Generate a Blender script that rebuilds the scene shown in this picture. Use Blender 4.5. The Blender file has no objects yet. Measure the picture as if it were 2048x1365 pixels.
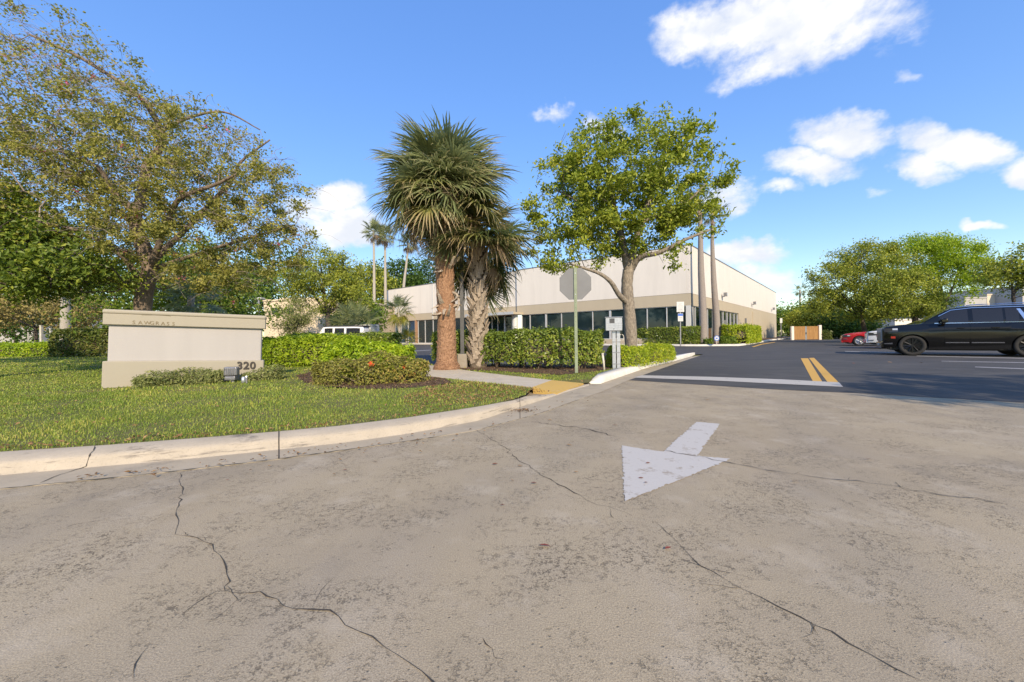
import bpy, bmesh, math
import numpy as np
from mathutils import Vector, Matrix
from mathutils.geometry import tessellate_polygon

S = bpy.context.scene
COL = S.collection

# ------------------------------------------------------------------ camera
FPX, HZ, ROLL = 796.0, 672.6, math.radians(0.73)      # focal length in photo pixels, horizon row, roll
CAM_H = 1.0
cam_d = bpy.data.cameras.new('camera')
cam_d.sensor_fit = 'HORIZONTAL'; cam_d.sensor_width = 36.0
cam_d.lens = 36.0 * FPX / 2048.0
cam_d.shift_y = -(682.5 - HZ) / 2048.0
cam_d.clip_start = 0.05; cam_d.clip_end = 6000.0
cam = bpy.data.objects.new('camera', cam_d); COL.objects.link(cam)
cam.matrix_world = Matrix.Translation((0, 0, CAM_H)) @ Matrix.Rotation(math.radians(90), 4, 'X') @ Matrix.Rotation(-ROLL, 4, 'Z')
S.camera = cam

# ------------------------------------------------------------------ exposure
S.view_settings.view_transform = 'Standard'
S.view_settings.look = 'None'
S.view_settings.gamma = 1.0
S.view_settings.use_curve_mapping = False
S.view_settings.exposure = 0.98
S.cycles.max_bounces = 8
S.cycles.transparent_max_bounces = 12
S.cycles.use_denoising = True

# ------------------------------------------------------------------ sun direction (towards the sun): behind the camera, a little to the right
SUN_EL = math.radians(31.0)
SUN_AZ = math.radians(166.0)          # clockwise from +Y
SUN_DIR = Vector((math.sin(SUN_AZ) * math.cos(SUN_EL), math.cos(SUN_AZ) * math.cos(SUN_EL), math.sin(SUN_EL)))
sun_d = bpy.data.lights.new('sun', 'SUN')
sun_d.energy = 2.95; sun_d.angle = math.radians(0.53); sun_d.color = (1.0, 0.84, 0.62)
sun = bpy.data.objects.new('sun', sun_d); COL.objects.link(sun)
sun.location = (0, 0, 60)
sun.rotation_euler = (-SUN_DIR).to_track_quat('-Z', 'Y').to_euler()

# ------------------------------------------------------------------ geometry of the view: where a line of sight meets the ground
_c, _s = math.cos(ROLL), math.sin(ROLL)
RV = np.array((_c, 0, -_s)); UV_ = np.array((_s, 0, _c)); FV = np.array((0, 1.0, 0))
def ray(x, y):
    return FV + (x - 1024.0) / FPX * RV + (HZ - y) / FPX * UV_
def gp(x, y, z=0.0):
    r = ray(x, y); t = (z - CAM_H) / r[2]
    return np.array((r[0] * t, r[1] * t, z))
def at(x, y, d):
    r = ray(x, y); return np.array((0, 0, CAM_H)) + r * d

# ------------------------------------------------------------------ node helper
class NT:
    def __init__(self, tree): self.t = tree
    def n(self, typ, ins=None, **props):
        nd = self.t.nodes.new(typ)
        for k, v in props.items(): setattr(nd, k, v)
        for k, v in (ins or {}).items():
            sock = nd.inputs[k]
            if isinstance(v, bpy.types.NodeSocket): self.t.links.new(v, sock)
            else: sock.default_value = v
        return nd
    def math(self, op, a, b=0.0, c=0.0, clamp=False):
        nd = self.n('ShaderNodeMath', {0: a, 1: b, 2: c}, operation=op); nd.use_clamp = clamp
        return nd.outputs[0]
    def vm(self, op, a, b=(0, 0, 0)):
        nd = self.n('ShaderNodeVectorMath', {0: a, 1: b}, operation=op)
        return nd.outputs['Value'] if op in ('DOT_PRODUCT', 'LENGTH') else nd.outputs[0]
    def noise(self, vec, scale, detail=4.0, rough=0.55, color=False):
        nd = self.n('ShaderNodeTexNoise', {'Vector': vec, 'Scale': scale, 'Detail': detail, 'Roughness': rough})
        return nd.outputs['Color'] if color else nd.outputs[0]
    def voro(self, vec, scale, feature='F1', out='Distance'):
        nd = self.n('ShaderNodeTexVoronoi', {'Vector': vec, 'Scale': scale}, feature=feature)
        return nd.outputs[out]
    def ramp(self, fac, stops, interp='LINEAR'):
        nd = self.n('ShaderNodeValToRGB', {'Fac': fac}); r = nd.color_ramp; r.interpolation = interp
        while len(r.elements) < len(stops): r.elements.new(0.5)
        for e, (p, c) in zip(r.elements, stops):
            e.position = p; e.color = (*c, 1) if len(c) == 3 else c
        return nd.outputs[0]
    def mr(self, v, a, b, c=0.0, d=1.0, smooth=False):
        nd = self.n('ShaderNodeMapRange', {0: v, 1: a, 2: b, 3: c, 4: d})
        if smooth: nd.interpolation_type = 'SMOOTHSTEP'
        return nd.outputs[0]
    def mix(self, fac, a, b, blend='MIX'):
        nd = self.n('ShaderNodeMix', data_type='RGBA', blend_type=blend)
        for idx, v in ((0, fac), (6, a), (7, b)):
            if isinstance(v, bpy.types.NodeSocket): self.t.links.new(v, nd.inputs[idx])
            else: nd.inputs[idx].default_value = v if idx == 0 else ((*v, 1) if len(v) == 3 else v)
        return nd.outputs[2]
    def bump(self, h, strength=0.3, dist=0.02):
        return self.n('ShaderNodeBump', {'Height': h, 'Strength': strength, 'Distance': dist}).outputs[0]

# ------------------------------------------------------------------ world: physical sky with cumulus
W = bpy.data.worlds.new('World'); S.world = W; W.use_nodes = True
wt = W.node_tree; wt.nodes.clear(); w = NT(wt)
sky = w.n('ShaderNodeTexSky', sky_type='NISHITA')
sky.sun_disc = False; sky.sun_elevation = SUN_EL; sky.sun_rotation = SUN_AZ
sky.air_density = 1.0; sky.dust_density = 0.2; sky.ozone_density = 1.2
hsv = w.n('ShaderNodeSeparateColor', {0: sky.outputs[0]}, mode='HSV')      # the camera's soft tone curve for the whole sky
val = w.math('MULTIPLY', w.math('POWER', hsv.outputs[2], 0.45), 1.92)
skyr = w.n('ShaderNodeCombineColor', {0: hsv.outputs[0], 1: hsv.outputs[1], 2: val}, mode='HSV').outputs[0]
skyc = w.n('ShaderNodeHueSaturation', {'Hue': 0.510, 'Saturation': 1.24, 'Value': 1.0, 'Color': skyr}).outputs[0]
tc = w.n('ShaderNodeTexCoord').outputs['Generated']
vdir = w.vm('NORMALIZE', tc)
warp = w.vm('SUBTRACT', w.noise(vdir, 7.0, 5, 0.6, color=True), (0.5, 0.5, 0.5))
wsc = w.n('ShaderNodeVectorMath', {0: warp, 'Scale': 0.11}, operation='SCALE').outputs[0]
vw = w.vm('ADD', vdir, wsc)
CLOUDS = [  # photo pixel centre, half sizes, tilt, weight
    (1560, 50, 300, 100, 0.05, 1.0), (1420, 60, 150, 70, 0, .8), (1530, 130, 130, 60, .3, .75), (1750, 40, 130, 60, 0, .7),
    (1690, 275, 125, 48, -.15, .85), (1630, 335, 125, 38, -.1, .75),
    (1890, 290, 150, 48, -.25, .9), (1830, 335, 90, 32, -.2, .7), (2060, 335, 80, 34, -.1, .7),
    (1465, 395, 75, 42, 0, .85), (1495, 510, 115, 34, 0, .9), (1530, 548, 90, 22, 0, .6),
    (690, 392, 75, 32, 0, .9), (690, 452, 105, 52, 0, .9), (640, 420, 80, 40, 0, .6),
    (1105, 232, 48, 20, 0, .5), (1210, 245, 60, 26, -.2, .5), (1960, 455, 45, 14, 0, .6), (1560, 385, 60, 16, 0, .45), (1790, 150, 40, 14, -.3, .35), (1760, 385, 45, 15, 0, .4),
]
mask = None
def add_cloud(d, e1, e2, sx, sy, wgt):
    global mask
    a = w.math('DIVIDE', w.vm('DOT_PRODUCT', vw, tuple(e1)), sx)
    b = w.math('DIVIDE', w.vm('DOT_PRODUCT', vw, tuple(e2)), sy)
    r2 = w.math('ADD', w.math('MULTIPLY', a, a), w.math('MULTIPLY', b, b))
    m = w.math('MULTIPLY', w.math('SUBTRACT', 1.0, r2), wgt)
    m = w.math('MINIMUM', m, w.math('MULTIPLY', w.vm('DOT_PRODUCT', vw, tuple(d)), 3.0))
    mask = m if mask is None else w.math('MAXIMUM', mask, m)
for (cx, cy, rx, ry, rot, wgt) in CLOUDS:
    d = ray(cx, cy); d /= np.linalg.norm(d)
    e1 = ray(cx + 5, cy) - ray(cx - 5, cy); e1 -= d * e1.dot(d); e1 /= np.linalg.norm(e1)
    e2 = np.cross(e1, d) * -1; e2 = np.cross(d, e1)
    c_, s_ = math.cos(rot), math.sin(rot)
    f1, f2 = e1 * c_ - e2 * s_, e1 * s_ + e2 * c_
    if rot: f1, f2 = e1 * c_ + e2 * (-s_), e2 * c_ + e1 * s_
    def ang(p): q = ray(*p); q /= np.linalg.norm(q); return math.acos(min(1, q.dot(d)))
    add_cloud(d, f1, f2, ang((cx + rx, cy)), ang((cx, cy + ry)), wgt)
rs = np.random.default_rng(5)
for k in range(9):                                   # the same fair-weather clouds go on round the rest of the sky
    az = math.radians(75 + k * 25 + rs.uniform(-8, 8)); el = math.radians(rs.uniform(10, 48))
    d = np.array((math.sin(az) * math.cos(el), math.cos(az) * math.cos(el), math.sin(el)))
    e1 = np.cross(d, (0, 0, 1)); e1 /= np.linalg.norm(e1); e2 = np.cross(e1, d)
    sx = rs.uniform(.10, .22); add_cloud(d, e1, e2, sx, sx * rs.uniform(.35, .5), .9)
flat = w.vm('MULTIPLY', vdir, (1, 1, 1.6))
fb = w.noise(flat, 9.0, 9, 0.62)
fb2 = w.noise(flat, 26.0, 6, 0.6)
dens = w.math('ADD', w.math('MULTIPLY', mask, 0.75), w.math('MULTIPLY', w.math('SUBTRACT', fb, 0.5), 1.5))
dens = w.math('ADD', dens, w.math('MULTIPLY', w.math('SUBTRACT', fb2, 0.5), 0.35))
gate = w.mr(mask, -0.35, 0.1, 0, 1, True)
cov = w.math('MULTIPLY', w.mr(dens, -0.02, 0.62, 0, 1, True), gate, clamp=True)
shade = w.mr(w.noise(flat, 13.0, 5, 0.5), 0.35, 0.65, 0.0, 1.0, True)
ccol = w.mix(shade, (2.9, 3.05, 3.35), (3.8, 3.75, 3.7))
fin = w.mix(cov, skyc, ccol)
bg = w.n('ShaderNodeBackground', {'Color': fin, 'Strength': 0.15})
wo = w.n('ShaderNodeOutputWorld', {'Surface': bg.outputs[0]})

# ------------------------------------------------------------------ object helpers
def mesh_np(name, V, F, mats, midx=None, smooth=False, attrs=None):
    V = np.asarray(V, np.float32); F = np.asarray(F, np.int32)
    me = bpy.data.meshes.new(name)
    n, k = F.shape
    me.vertices.add(len(V)); me.vertices.foreach_set('co', V.ravel())
    me.loops.add(n * k); me.loops.foreach_set('vertex_index', F.ravel())
    me.polygons.add(n)
    me.polygons.foreach_set('loop_start', np.arange(0, n * k, k, dtype=np.int32))
    me.polygons.foreach_set('loop_total', np.full(n, k, np.int32))
    me.polygons.foreach_set('use_smooth', np.full(n, smooth, bool))
    for m in (mats if isinstance(mats, (list, tuple)) else [mats]): me.materials.append(m)
    if midx is not None: me.polygons.foreach_set('material_index', np.asarray(midx, np.int32))
    for an, av in (attrs or {}).items():
        a = me.attributes.new(an, 'FLOAT', 'POINT'); a.data.foreach_set('value', np.asarray(av, np.float32))
    me.update(); me.validate()
    return me
def mesh_py(name, V, F, mat, smooth=False):
    me = bpy.data.meshes.new(name)
    me.from_pydata([tuple(map(float, v)) for v in V], [], F)
    if mat: me.materials.append(mat)
    if smooth: me.polygons.foreach_set('use_smooth', np.ones(len(me.polygons), bool))
    me.update(); return me
def put(name, me, parent=None, loc=None):
    o = bpy.data.objects.new(name, me); COL.objects.link(o)
    if parent is not None: o.parent = parent
    if loc is not None: o.location = tuple(loc)
    return o
def tag(o, label=None, cat=None, group=None, kind=None):
    if label: o['label'] = label
    if cat: o['category'] = cat
    if group: o['group'] = group
    if kind: o['kind'] = kind
    return o
def thing(name, label, cat, loc=(0, 0, 0), rz=0.0, group=None):
    o = bpy.data.objects.new(name, None); COL.objects.link(o)
    o.empty_display_size = 0.2
    o.location = tuple(loc); o.rotation_euler = (0, 0, rz)
    return tag(o, label, cat, group)
def root_of(o):
    while o.parent is not None: o = o.parent
    return o
def wpart(name, V, F, mat, parent, smooth=False, **kw):
    """part given in world coordinates below an unrotated thing"""
    V = np.asarray(V, float) - np.array(root_of(parent).location)
    if isinstance(F, np.ndarray): me = mesh_np(name, V, F, mat, smooth=smooth, **kw)
    else: me = mesh_py(name, V, F, mat, smooth)
    return put(name, me, parent)
def lpart(name, V, F, mat, parent, smooth=False):
    return put(name, mesh_py(name, V, F, mat, smooth), parent)
def structure(name, V, F, mat, smooth=False, parent=None):
    o = put(name, mesh_py(name, V, F, mat, smooth), parent)
    if parent is None: o['kind'] = 'structure'
    return o
def poly(name, pts, mat, parent=None):
    pts = [tuple(map(float, p)) for p in pts]
    tris = tessellate_polygon([[Vector(p) for p in pts]])
    F = []
    for t in tris:
        a, b, c = (np.array(pts[i]) for i in t)
        F.append(tuple(t) if np.cross(b - a, c - a)[2] > 0 else (t[0], t[2], t[1]))
    return structure(name, pts, F, mat, parent=parent)
def box(x0, x1, y0, y1, z0, z1):
    V = [(x, y, z) for z in (z0, z1) for y in (y0, y1) for x in (x0, x1)]
    F = [(0, 2, 3, 1), (4, 5, 7, 6), (0, 1, 5, 4), (2, 6, 7, 3), (0, 4, 6, 2), (1, 3, 7, 5)]
    return V, F
def bevel_mesh(V, F, w_, seg=2):
    bm = bmesh.new()
    vs = [bm.verts.new(tuple(map(float, v))) for v in V]
    for f in F: bm.faces.new([vs[i] for i in f])
    bmesh.ops.recalc_face_normals(bm, faces=bm.faces)
    bmesh.ops.bevel(bm, geom=list(bm.edges), offset=w_, segments=seg, affect='EDGES', profile=0.5)
    bm.verts.index_update()
    V2 = [tuple(v.co) for v in bm.verts]; F2 = [tuple(v.index for v in f.verts) for f in bm.faces]
    bm.free(); return V2, F2
def cat(*vf):
    V, F = [], []
    for v, f in vf:
        k = len(V); V += [tuple(p) for p in v]; F += [tuple(i + k for i in q) for q in f]
    return V, F
def xf(VF, M):
    return [tuple(M @ Vector(v)) for v in VF[0]], VF[1]
def tube(P, R, seg=8, cap=True, jag=0.0, rng=None):
    """smooth sweep of rings along polyline P with radii R"""
    P = np.asarray(P, float); R = np.broadcast_to(np.asarray(R, float), (len(P),))
    T = np.gradient(P, axis=0); T /= np.linalg.norm(T, axis=1)[:, None] + 1e-9
    ref = np.array((1.0, 0, 0)) if abs(T[0][0]) < 0.8 else np.array((0, 1.0, 0))
    V = []
    for i in range(len(P)):
        a = np.cross(T[i], ref); a /= np.linalg.norm(a) + 1e-9; b = np.cross(T[i], a); ref = np.cross(a, T[i]) if False else ref
        for k in range(seg):
            t = 2 * math.pi * k / seg
            r = R[i] * (1 + (rng.uniform(-jag, jag) if jag else 0))
            V.append(P[i] + r * (math.cos(t) * a + math.sin(t) * b))
    F = [(i * seg + k, i * seg + (k + 1) % seg, (i + 1) * seg + (k + 1) % seg, (i + 1) * seg + k) for i in range(len(P) - 1) for k in range(seg)]
    if cap: F += [tuple(range(seg))[::-1], tuple(range((len(P) - 1) * seg, len(P) * seg))]
    return V, F
def smooth_path(P, n):
    P = np.asarray(P, float); m = len(P)
    if m < 3:
        t = np.linspace(0, 1, n)[:, None]; return P[0] * (1 - t) + P[-1] * t
    Q = np.vstack([2 * P[0] - P[1], P, 2 * P[-1] - P[-2]]); out = []
    for u in np.linspace(0, m - 1 - 1e-6, n):
        i = int(u); t = u - i; a, b, c, d = Q[i:i + 4]
        out.append(.5 * (2 * b + (c - a) * t + (2 * a - 5 * b + 4 * c - d) * t * t + (3 * b - a - 3 * c + d) * t ** 3))
    return np.array(out)
def copy_tree(o, parent=None):
    c = o.copy(); COL.objects.link(c)
    if parent is not None: c.parent = parent
    for ch in list(o.children): copy_tree(ch, c)
    return c

# ------------------------------------------------------------------ materials
def new_mat(name):
    m = bpy.data.materials.new(name); m.use_nodes = True
    b = m.node_tree.nodes['Principled BSDF']
    return m, NT(m.node_tree), b
def setb(n, b, **kw):
    names = dict(color='Base Color', rough='Roughness', metal='Metallic', normal='Normal', coat='Coat Weight', spec='Specular IOR Level', emis='Emission Color', trans='Transmission Weight')
    for k, v in kw.items():
        s = b.inputs[names[k]]
        if isinstance(v, bpy.types.NodeSocket): n.t.links.new(v, s)
        elif k == 'color': s.default_value = (*v, 1)
        else: s.default_value = v
def wpos(n): return n.n('ShaderNodeNewGeometry').outputs['Position']
def opos(n): return n.n('ShaderNodeTexCoord').outputs['Object']
def mat_plain(name, col, rough=0.6, metal=0.0, var=0.12, scale=6.0, bump=0.0, coat=0.0):
    m, n, b = new_mat(name); p = wpos(n)
    f = n.noise(p, scale, 5, 0.6)
    hi = tuple(min(1, c * (1 + var)) for c in col); lo = tuple(c * (1 - var) for c in col)
    setb(n, b, color=n.ramp(f, [(0.3, lo), (0.7, hi)]), rough=rough, metal=metal, coat=coat)
    if bump: setb(n, b, normal=n.bump(n.noise(p, scale * 12, 4, 0.6), bump, 0.01))
    return m
def mat_leaf(name, stops, trans=0.35, rough=0.5, patch=None, spec=0.3):
    """stops: colour ramp picked at random for each leaf; patch: broad colour drift across the plant"""
    m, n, b = new_mat(name)
    g = n.n('ShaderNodeNewGeometry')
    rnd = g.outputs['Random Per Island']
    if patch:
        f = n.noise(opos(n), patch, 3, 0.6)
        rnd = n.math('ADD', n.math('MULTIPLY', rnd, 0.62), n.math('MULTIPLY', n.mr(f, .3, .7), 0.38), clamp=True)
    c = n.ramp(rnd, [(q, tuple(min(.9, x * k) for x, k in zip(cc, (1.86, 1.80, 1.52)))) for q, cc in stops])
    setb(n, b, color=c, rough=rough, spec=spec)
    tr = n.n('ShaderNodeBsdfTranslucent', {'Color': n.mix(1.0, c, (1.15, 1.25, .55), 'MULTIPLY')})
    mx = n.n('ShaderNodeMixShader', {0: trans, 1: b.outputs[0], 2: tr.outputs[0]})
    out = [x for x in n.t.nodes if x.type == 'OUTPUT_MATERIAL'][0]
    n.t.links.new(mx.outputs[0], out.inputs[0])
    return m
def mat_bark(name, c0, c1, scale=9.0, bump=0.7, stretch=0.25):
    m, n, b = new_mat(name); p = n.vm('MULTIPLY', opos(n), (1, 1, stretch))
    f = n.noise(p, scale, 8, 0.7); v = n.voro(p, scale * 2.2)
    h = n.math('ADD', f, n.math('MULTIPLY', v, .5))
    setb(n, b, color=n.mix(n.mr(n.noise(p, scale * 3, 6, .65), .35, .68), c0, c1), rough=.9, normal=n.bump(h, bump, .03))
    return m

def mat_concrete_drive():
    m, n, b = new_mat('driveway_concrete'); p = wpos(n)
    big = n.noise(p, 0.45, 5, 0.6); mid = n.noise(p, 1.7, 6, 0.62)
    st = n.noise(n.vm('MULTIPLY', p, (1.5, .35, 1)), 1.3, 5, .6)
    fine = n.noise(p, 130.0, 3, 0.6); fine2 = n.math('ADD', n.math('MULTIPLY', n.noise(p, 30.0, 6, 0.75), .6), n.math('MULTIPLY', n.noise(n.vm('ADD', p, (4, 8, 1)), 105.0, 3, .6), .4))
    c = n.mix(n.mr(big, .35, .65), (.42, .347, .232), (.49, .41, .275))
    c = n.mix(n.math('MULTIPLY', n.mr(mid, .45, .72), .24), c, (.28, .24, .195))
    c = n.mix(n.math('MULTIPLY', n.mr(st, .5, .72), .25), c, (.55, .49, .42))
    c = n.mix(n.mr(n.noise(p, 190.0, 2, .7), .36, .64, 0, 1.0), c, n.mix(.75, c, (.215, .17, .12)))
    blot = n.mr(n.noise(n.vm('ADD', p, (3.1, 9.4, 0)), .62, 7, .68), .50, .64)
    c = n.mix(n.math('MULTIPLY', blot, .16), c, (.20, .18, .15))
    sp = n.mr(fine2, .515, .565)                                  # worn-out aggregate pits, in patches
    patch = n.mr(n.noise(n.vm('ADD', p, (7.3, 1.1, 0)), 2.2, 9, .78), .45, .60)
    pit = n.math('MULTIPLY', sp, patch)
    streak = n.math('MULTIPLY', n.mr(n.noise(n.vm('MULTIPLY', p, (1, 2.4, 1)), 22, 5, .75), .6, .66), n.mr(n.noise(p, 1.1, 4, .6), .5, .62))
    vor = n.n('ShaderNodeTexVoronoi', {'Vector': p, 'Scale': 34.0}, feature='F1')
    dots = n.math('MULTIPLY', n.mr(n.math('ADD', vor.outputs['Distance'], n.math('MULTIPLY', n.noise(p, 150.0, 2, .6), .25)), .32, .22), n.mr(n.n('ShaderNodeSeparateColor', {0: vor.outputs['Color']}).outputs[0], .72, .8))
    pit = n.math('MAXIMUM', pit, n.math('MAXIMUM', n.math('MULTIPLY', streak, .8), n.math('MULTIPLY', dots, .75)))
    c = n.mix(n.math('MULTIPLY', pit, .74), c, (.095, .078, .058))
    oil = n.mr(n.noise(n.vm('ADD', n.vm('MULTIPLY', p, (1, .7, 1)), (2.2, 5.7, 0)), 1.25, 4, .55), .60, .70)
    c = n.mix(n.math('MULTIPLY', oil, .30), c, (.17, .15, .125))
    q = n.n('ShaderNodeSeparateXYZ', {0: p})            # the two faint wheel paths up the drive
    lane = n.math('ADD', n.math('MULTIPLY', q.outputs[0], .83), n.math('MULTIPLY', q.outputs[1], -.55))
    tr_ = n.math('SINE', n.math('ADD', n.math('MULTIPLY', lane, 3.4), n.math('MULTIPLY', mid, 1.2)))
    c = n.mix(n.math('MULTIPLY', n.mr(tr_, .2, 1.0), .16), c, (.20, .18, .15))
    pale_mottle = n.mr(n.noise(p, 2.6, 4, .6), .55, .75)
    c = n.mix(n.math('MULTIPLY', pale_mottle, .3), c, (.58, .51, .41))  # paler mottling scattered at random over the concrete
    h = n.math('SUBTRACT', n.math('ADD', n.math('MULTIPLY', fine, .5), n.math('MULTIPLY', fine2, .6)), n.math('MULTIPLY', pit, .9))
    setb(n, b, color=c, rough=.88, normal=n.bump(h, .65, .005), spec=.2)
    return m
def mat_asphalt():
    m, n, b = new_mat('asphalt'); p = wpos(n)
    st = n.noise(n.vm('MULTIPLY', p, (.25, 1.2, 1)), 1.2, 6, .65)
    fine = n.noise(p, 90, 3, .6)
    c = n.mix(n.mr(st, .35, .68), (.066, .064, .061), (.118, .113, .106))
    c = n.mix(n.mr(fine, .3, .7, 0, .45), c, (.035, .036, .04))
    c = n.mix(n.math('MULTIPLY', n.mr(n.noise(p, .5, 6, .7), .56, .66), .35), c, (.14, .13, .12))
    setb(n, b, color=c, rough=n.mr(st, .3, .7, .75, .9), normal=n.bump(fine, .4, .006), spec=.15)
    return m
def mat_paint(name, col, under, wear=.5, scale=7.0):
    m, n, b = new_mat(name); p = wpos(n)
    f = n.noise(p, scale, 8, .72); g = n.noise(p, scale * 9, 3, .6)
    wv = n.mr(n.math('ADD', f, n.math('MULTIPLY', g, .25)), .66 + (.9 - wear) * .3, .74 + (.9 - wear) * .3)
    c = n.mix(n.mr(g, .3, .7, 0, .3), col, tuple(x * .85 for x in col))
    setb(n, b, color=n.mix(wv, c, under), rough=.75, normal=n.bump(g, .25, .004))
    return m
def mat_kerb(name, col, dirt=.5):
    m, n, b = new_mat(name); p = wpos(n)
    f = n.noise(p, 3.0, 6, .65); g = n.noise(p, 60, 3, .6)
    s = n.noise(n.vm('MULTIPLY', p, (1, 1, 12)), 2.2, 6, .7)
    c = n.mix(n.mr(f, .3, .7), col, tuple(x * .8 for x in col))
    c = n.mix(n.math('MULTIPLY', n.mr(s, .56, .7), dirt), c, (.17, .145, .115))
    c = n.mix(n.math('MULTIPLY', n.mr(g, .55, .75), .3 * dirt), c, (.2, .17, .14))
    setb(n, b, color=c, rough=.9, normal=n.bump(n.math('ADD', f, g), .35, .008))
    return m
def mat_lawn():
    m, n, b = new_mat('lawn_soil'); p = wpos(n)
    f = n.noise(p, 1.1, 5, .65); g = n.noise(p, 30, 5, .7)
    c = n.ramp(f, [(.3, (.12, .15, .04)), (.55, (.20, .20, .07)), (.7, (.28, .23, .11))])
    c = n.mix(n.mr(g, .35, .7), c, (.10, .085, .045))
    setb(n, b, color=c, rough=.95, normal=n.bump(g, .8, .02), spec=.1)
    return m
def mat_mulch():
    m, n, b = new_mat('mulch'); p = wpos(n)
    g = n.noise(p, 34, 5, .7)
    c = n.ramp(g, [(.3, (.05, .032, .02)), (.5, (.13, .085, .055)), (.7, (.24, .17, .115))])
    setb(n, b, color=c, rough=.95, normal=n.bump(g, 1.0, .03), spec=.1)
    return m
def mat_wall(name, col, streak=.12):
    m, n, b = new_mat(name); p = wpos(n)
    f = n.noise(n.vm('MULTIPLY', p, (1, 1, .12)), 1.6, 6, .62); g = n.noise(p, 70, 3, .6); h = n.noise(p, .5, 4, .6)
    c = n.mix(n.mr(f, .42, .75, 0, streak * 2), col, tuple(x * .72 for x in col))
    c = n.mix(n.mr(h, .3, .7, 0, .18), c, tuple(min(1, x * 1.1) for x in col))
    setb(n, b, color=c, rough=.88, normal=n.bump(g, .25, .01), spec=.2)
    return m
def mat_glass(name, col, rough=.03):
    m, n, b = new_mat(name)
    f = n.noise(wpos(n), .6, 3, .5)
    setb(n, b, color=n.ramp(f, [(.35, col), (.65, tuple(x * 1.8 for x in col))]), rough=rough, spec=.5)
    return m
M = {}
M['drive'] = mat_concrete_drive(); M['asphalt'] = mat_asphalt()
M['arrow'] = mat_paint('white_road_paint', (.50, .47, .425), (.33, .28, .22), .80, 5.0)
M['bar'] = mat_paint('worn_white_paint', (.45, .42, .37), (.1, .1, .1), .7)
M['stripe'] = mat_paint('stripe_paint', (.26, .25, .24), (.06, .06, .06), .8)
M['yellow'] = mat_paint('yellow_road_paint', (.60, .34, .055), (.10, .09, .08), .62)
M['tactile'] = mat_paint('yellow_ramp_paint', (.52, .34, .09), (.45, .38, .28), .62, 4)
M['kerb'] = mat_kerb('kerb_concrete', (.47, .40, .30), 1.3)
M['gutter'] = mat_kerb('gutter_concrete', (.43, .36, .255), .45)
M['white_kerb'] = mat_kerb('painted_kerb', (.74, .69, .60), .35)
M['walk'] = mat_kerb('sidewalk_concrete', (.56, .485, .37), .35)
M['lawn'] = mat_lawn(); M['mulch'] = mat_mulch()
M['cream'] = mat_wall('cream_stucco', (.70, .65, .585), .16)
M['tan'] = mat_wall('tan_stucco', (.46, .395, .29), .10)
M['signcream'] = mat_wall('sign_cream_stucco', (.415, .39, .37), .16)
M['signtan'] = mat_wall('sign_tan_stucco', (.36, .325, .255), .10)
M['white'] = mat_plain('white_metal', (.58, .57, .54), .45, 0, .06)
M['frame'] = mat_plain('window_frame', (.58, .58, .58), .4, .3, .06)
M['brown_frame'] = mat_plain('brown_frame', (.35, .2, .12), .6)
M['glass'] = mat_glass('dark_window_glass', (.009, .018, .022))
M['blue_glass'] = mat_glass('blue_window_glass', (.012, .035, .075))
M['roof'] = mat_plain('roof_membrane', (.35, .35, .36), .8)
M['coping'] = mat_plain('coping_metal', (.13, .13, .13), .5)
M['dark'] = mat_plain('dark_gap', (.02, .018, .016), .95)
M['crack'] = mat_plain('crack_dirt', (.055, .046, .036), .98, 0, .4, 40)
M['gray_metal'] = mat_plain('grey_metal', (.25, .25, .26), .45, .6, .25, 12)
M['alu'] = mat_plain('dull_aluminium', (.17, .172, .175), .6, .1, .08, 3)
M['steel'] = mat_plain('brushed_steel', (.52, .53, .55), .36, .75, .12, 20)
M['sage'] = mat_plain('sage_green_paint', (.22, .26, .17), .6, 0, .15, 5)
M['bronze'] = mat_plain('dark_bronze_pole', (.10, .10, .10), .5, .3, .15)
M['black'] = mat_plain('black_plastic', (.015, .015, .016), .5)
M['old_concrete'] = mat_kerb('footing_concrete', (.33, .29, .23), .9)
M['red_sign'] = mat_plain('red_sign', (.5, .02, .02), .4)
M['letter'] = mat_plain('dark_bronze_letters', (.055, .045, .038), .5, .3)
M['engrave'] = mat_plain('engraved_lettering', (.19, .15, .09), .9)
M['blue'] = mat_plain('blue_sign', (.05, .14, .5), .4)
M['print'] = mat_plain('grey_print', (.35, .35, .36), .6)
M['pvc'] = mat_plain('white_pvc', (.52, .48, .40), .4)
# ------------------------------------------------------------------ ground, drive, lot, kerbs
LZ = 0.10
structure('ground', [(-1500, -1500, -.03), (1500, -1500, -.03), (1500, 1500, -.03), (-1500, 1500, -.03)], [(0, 1, 2, 3)], M['lawn'])
drive = structure('driveway', [(-60, -40, 0), (70, -40, 0), (70, 12.5, 0), (-60, 12.5, 0)], [(0, 1, 2, 3)], M['drive'])

def lin(x, pts):
    xs = [p[0] for p in pts]; ys = [p[1] for p in pts]
    if x < xs[0]: return ys[0] + (x - xs[0]) * (ys[1] - ys[0]) / (xs[1] - xs[0])
    return float(np.interp(x, xs, ys))
G_ = [(0, 978), (300, 948), (400, 937), (556, 918.7), (678, 902), (817, 882.5), (957, 860), (1084, 826), (1190, 788)]
B_ = [(0, 952), (400, 917), (558, 900.6), (678, 888), (817, 868.6), (960, 842), (1040, 815), (1100, 796), (1150, 779), (1190, 769)]
C_ = [(0, 904), (203, 891), (400, 876), (558, 863), (678, 852), (817, 835), (960, 813), (1025, 801), (1051, 793), (1107, 788), (1150, 776), (1180, 767)]
KH = [(0, .10), (1005, .10), (1051, .075), (1085, .045), (1113, .02), (1190, .02)]
rows = []
xs = list(range(-900, 1000, 25)) + [1000, 1012, 1025, 1038, 1051, 1068, 1085, 1100, 1113, 1135, 1160, 1178]
prof = []
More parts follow.
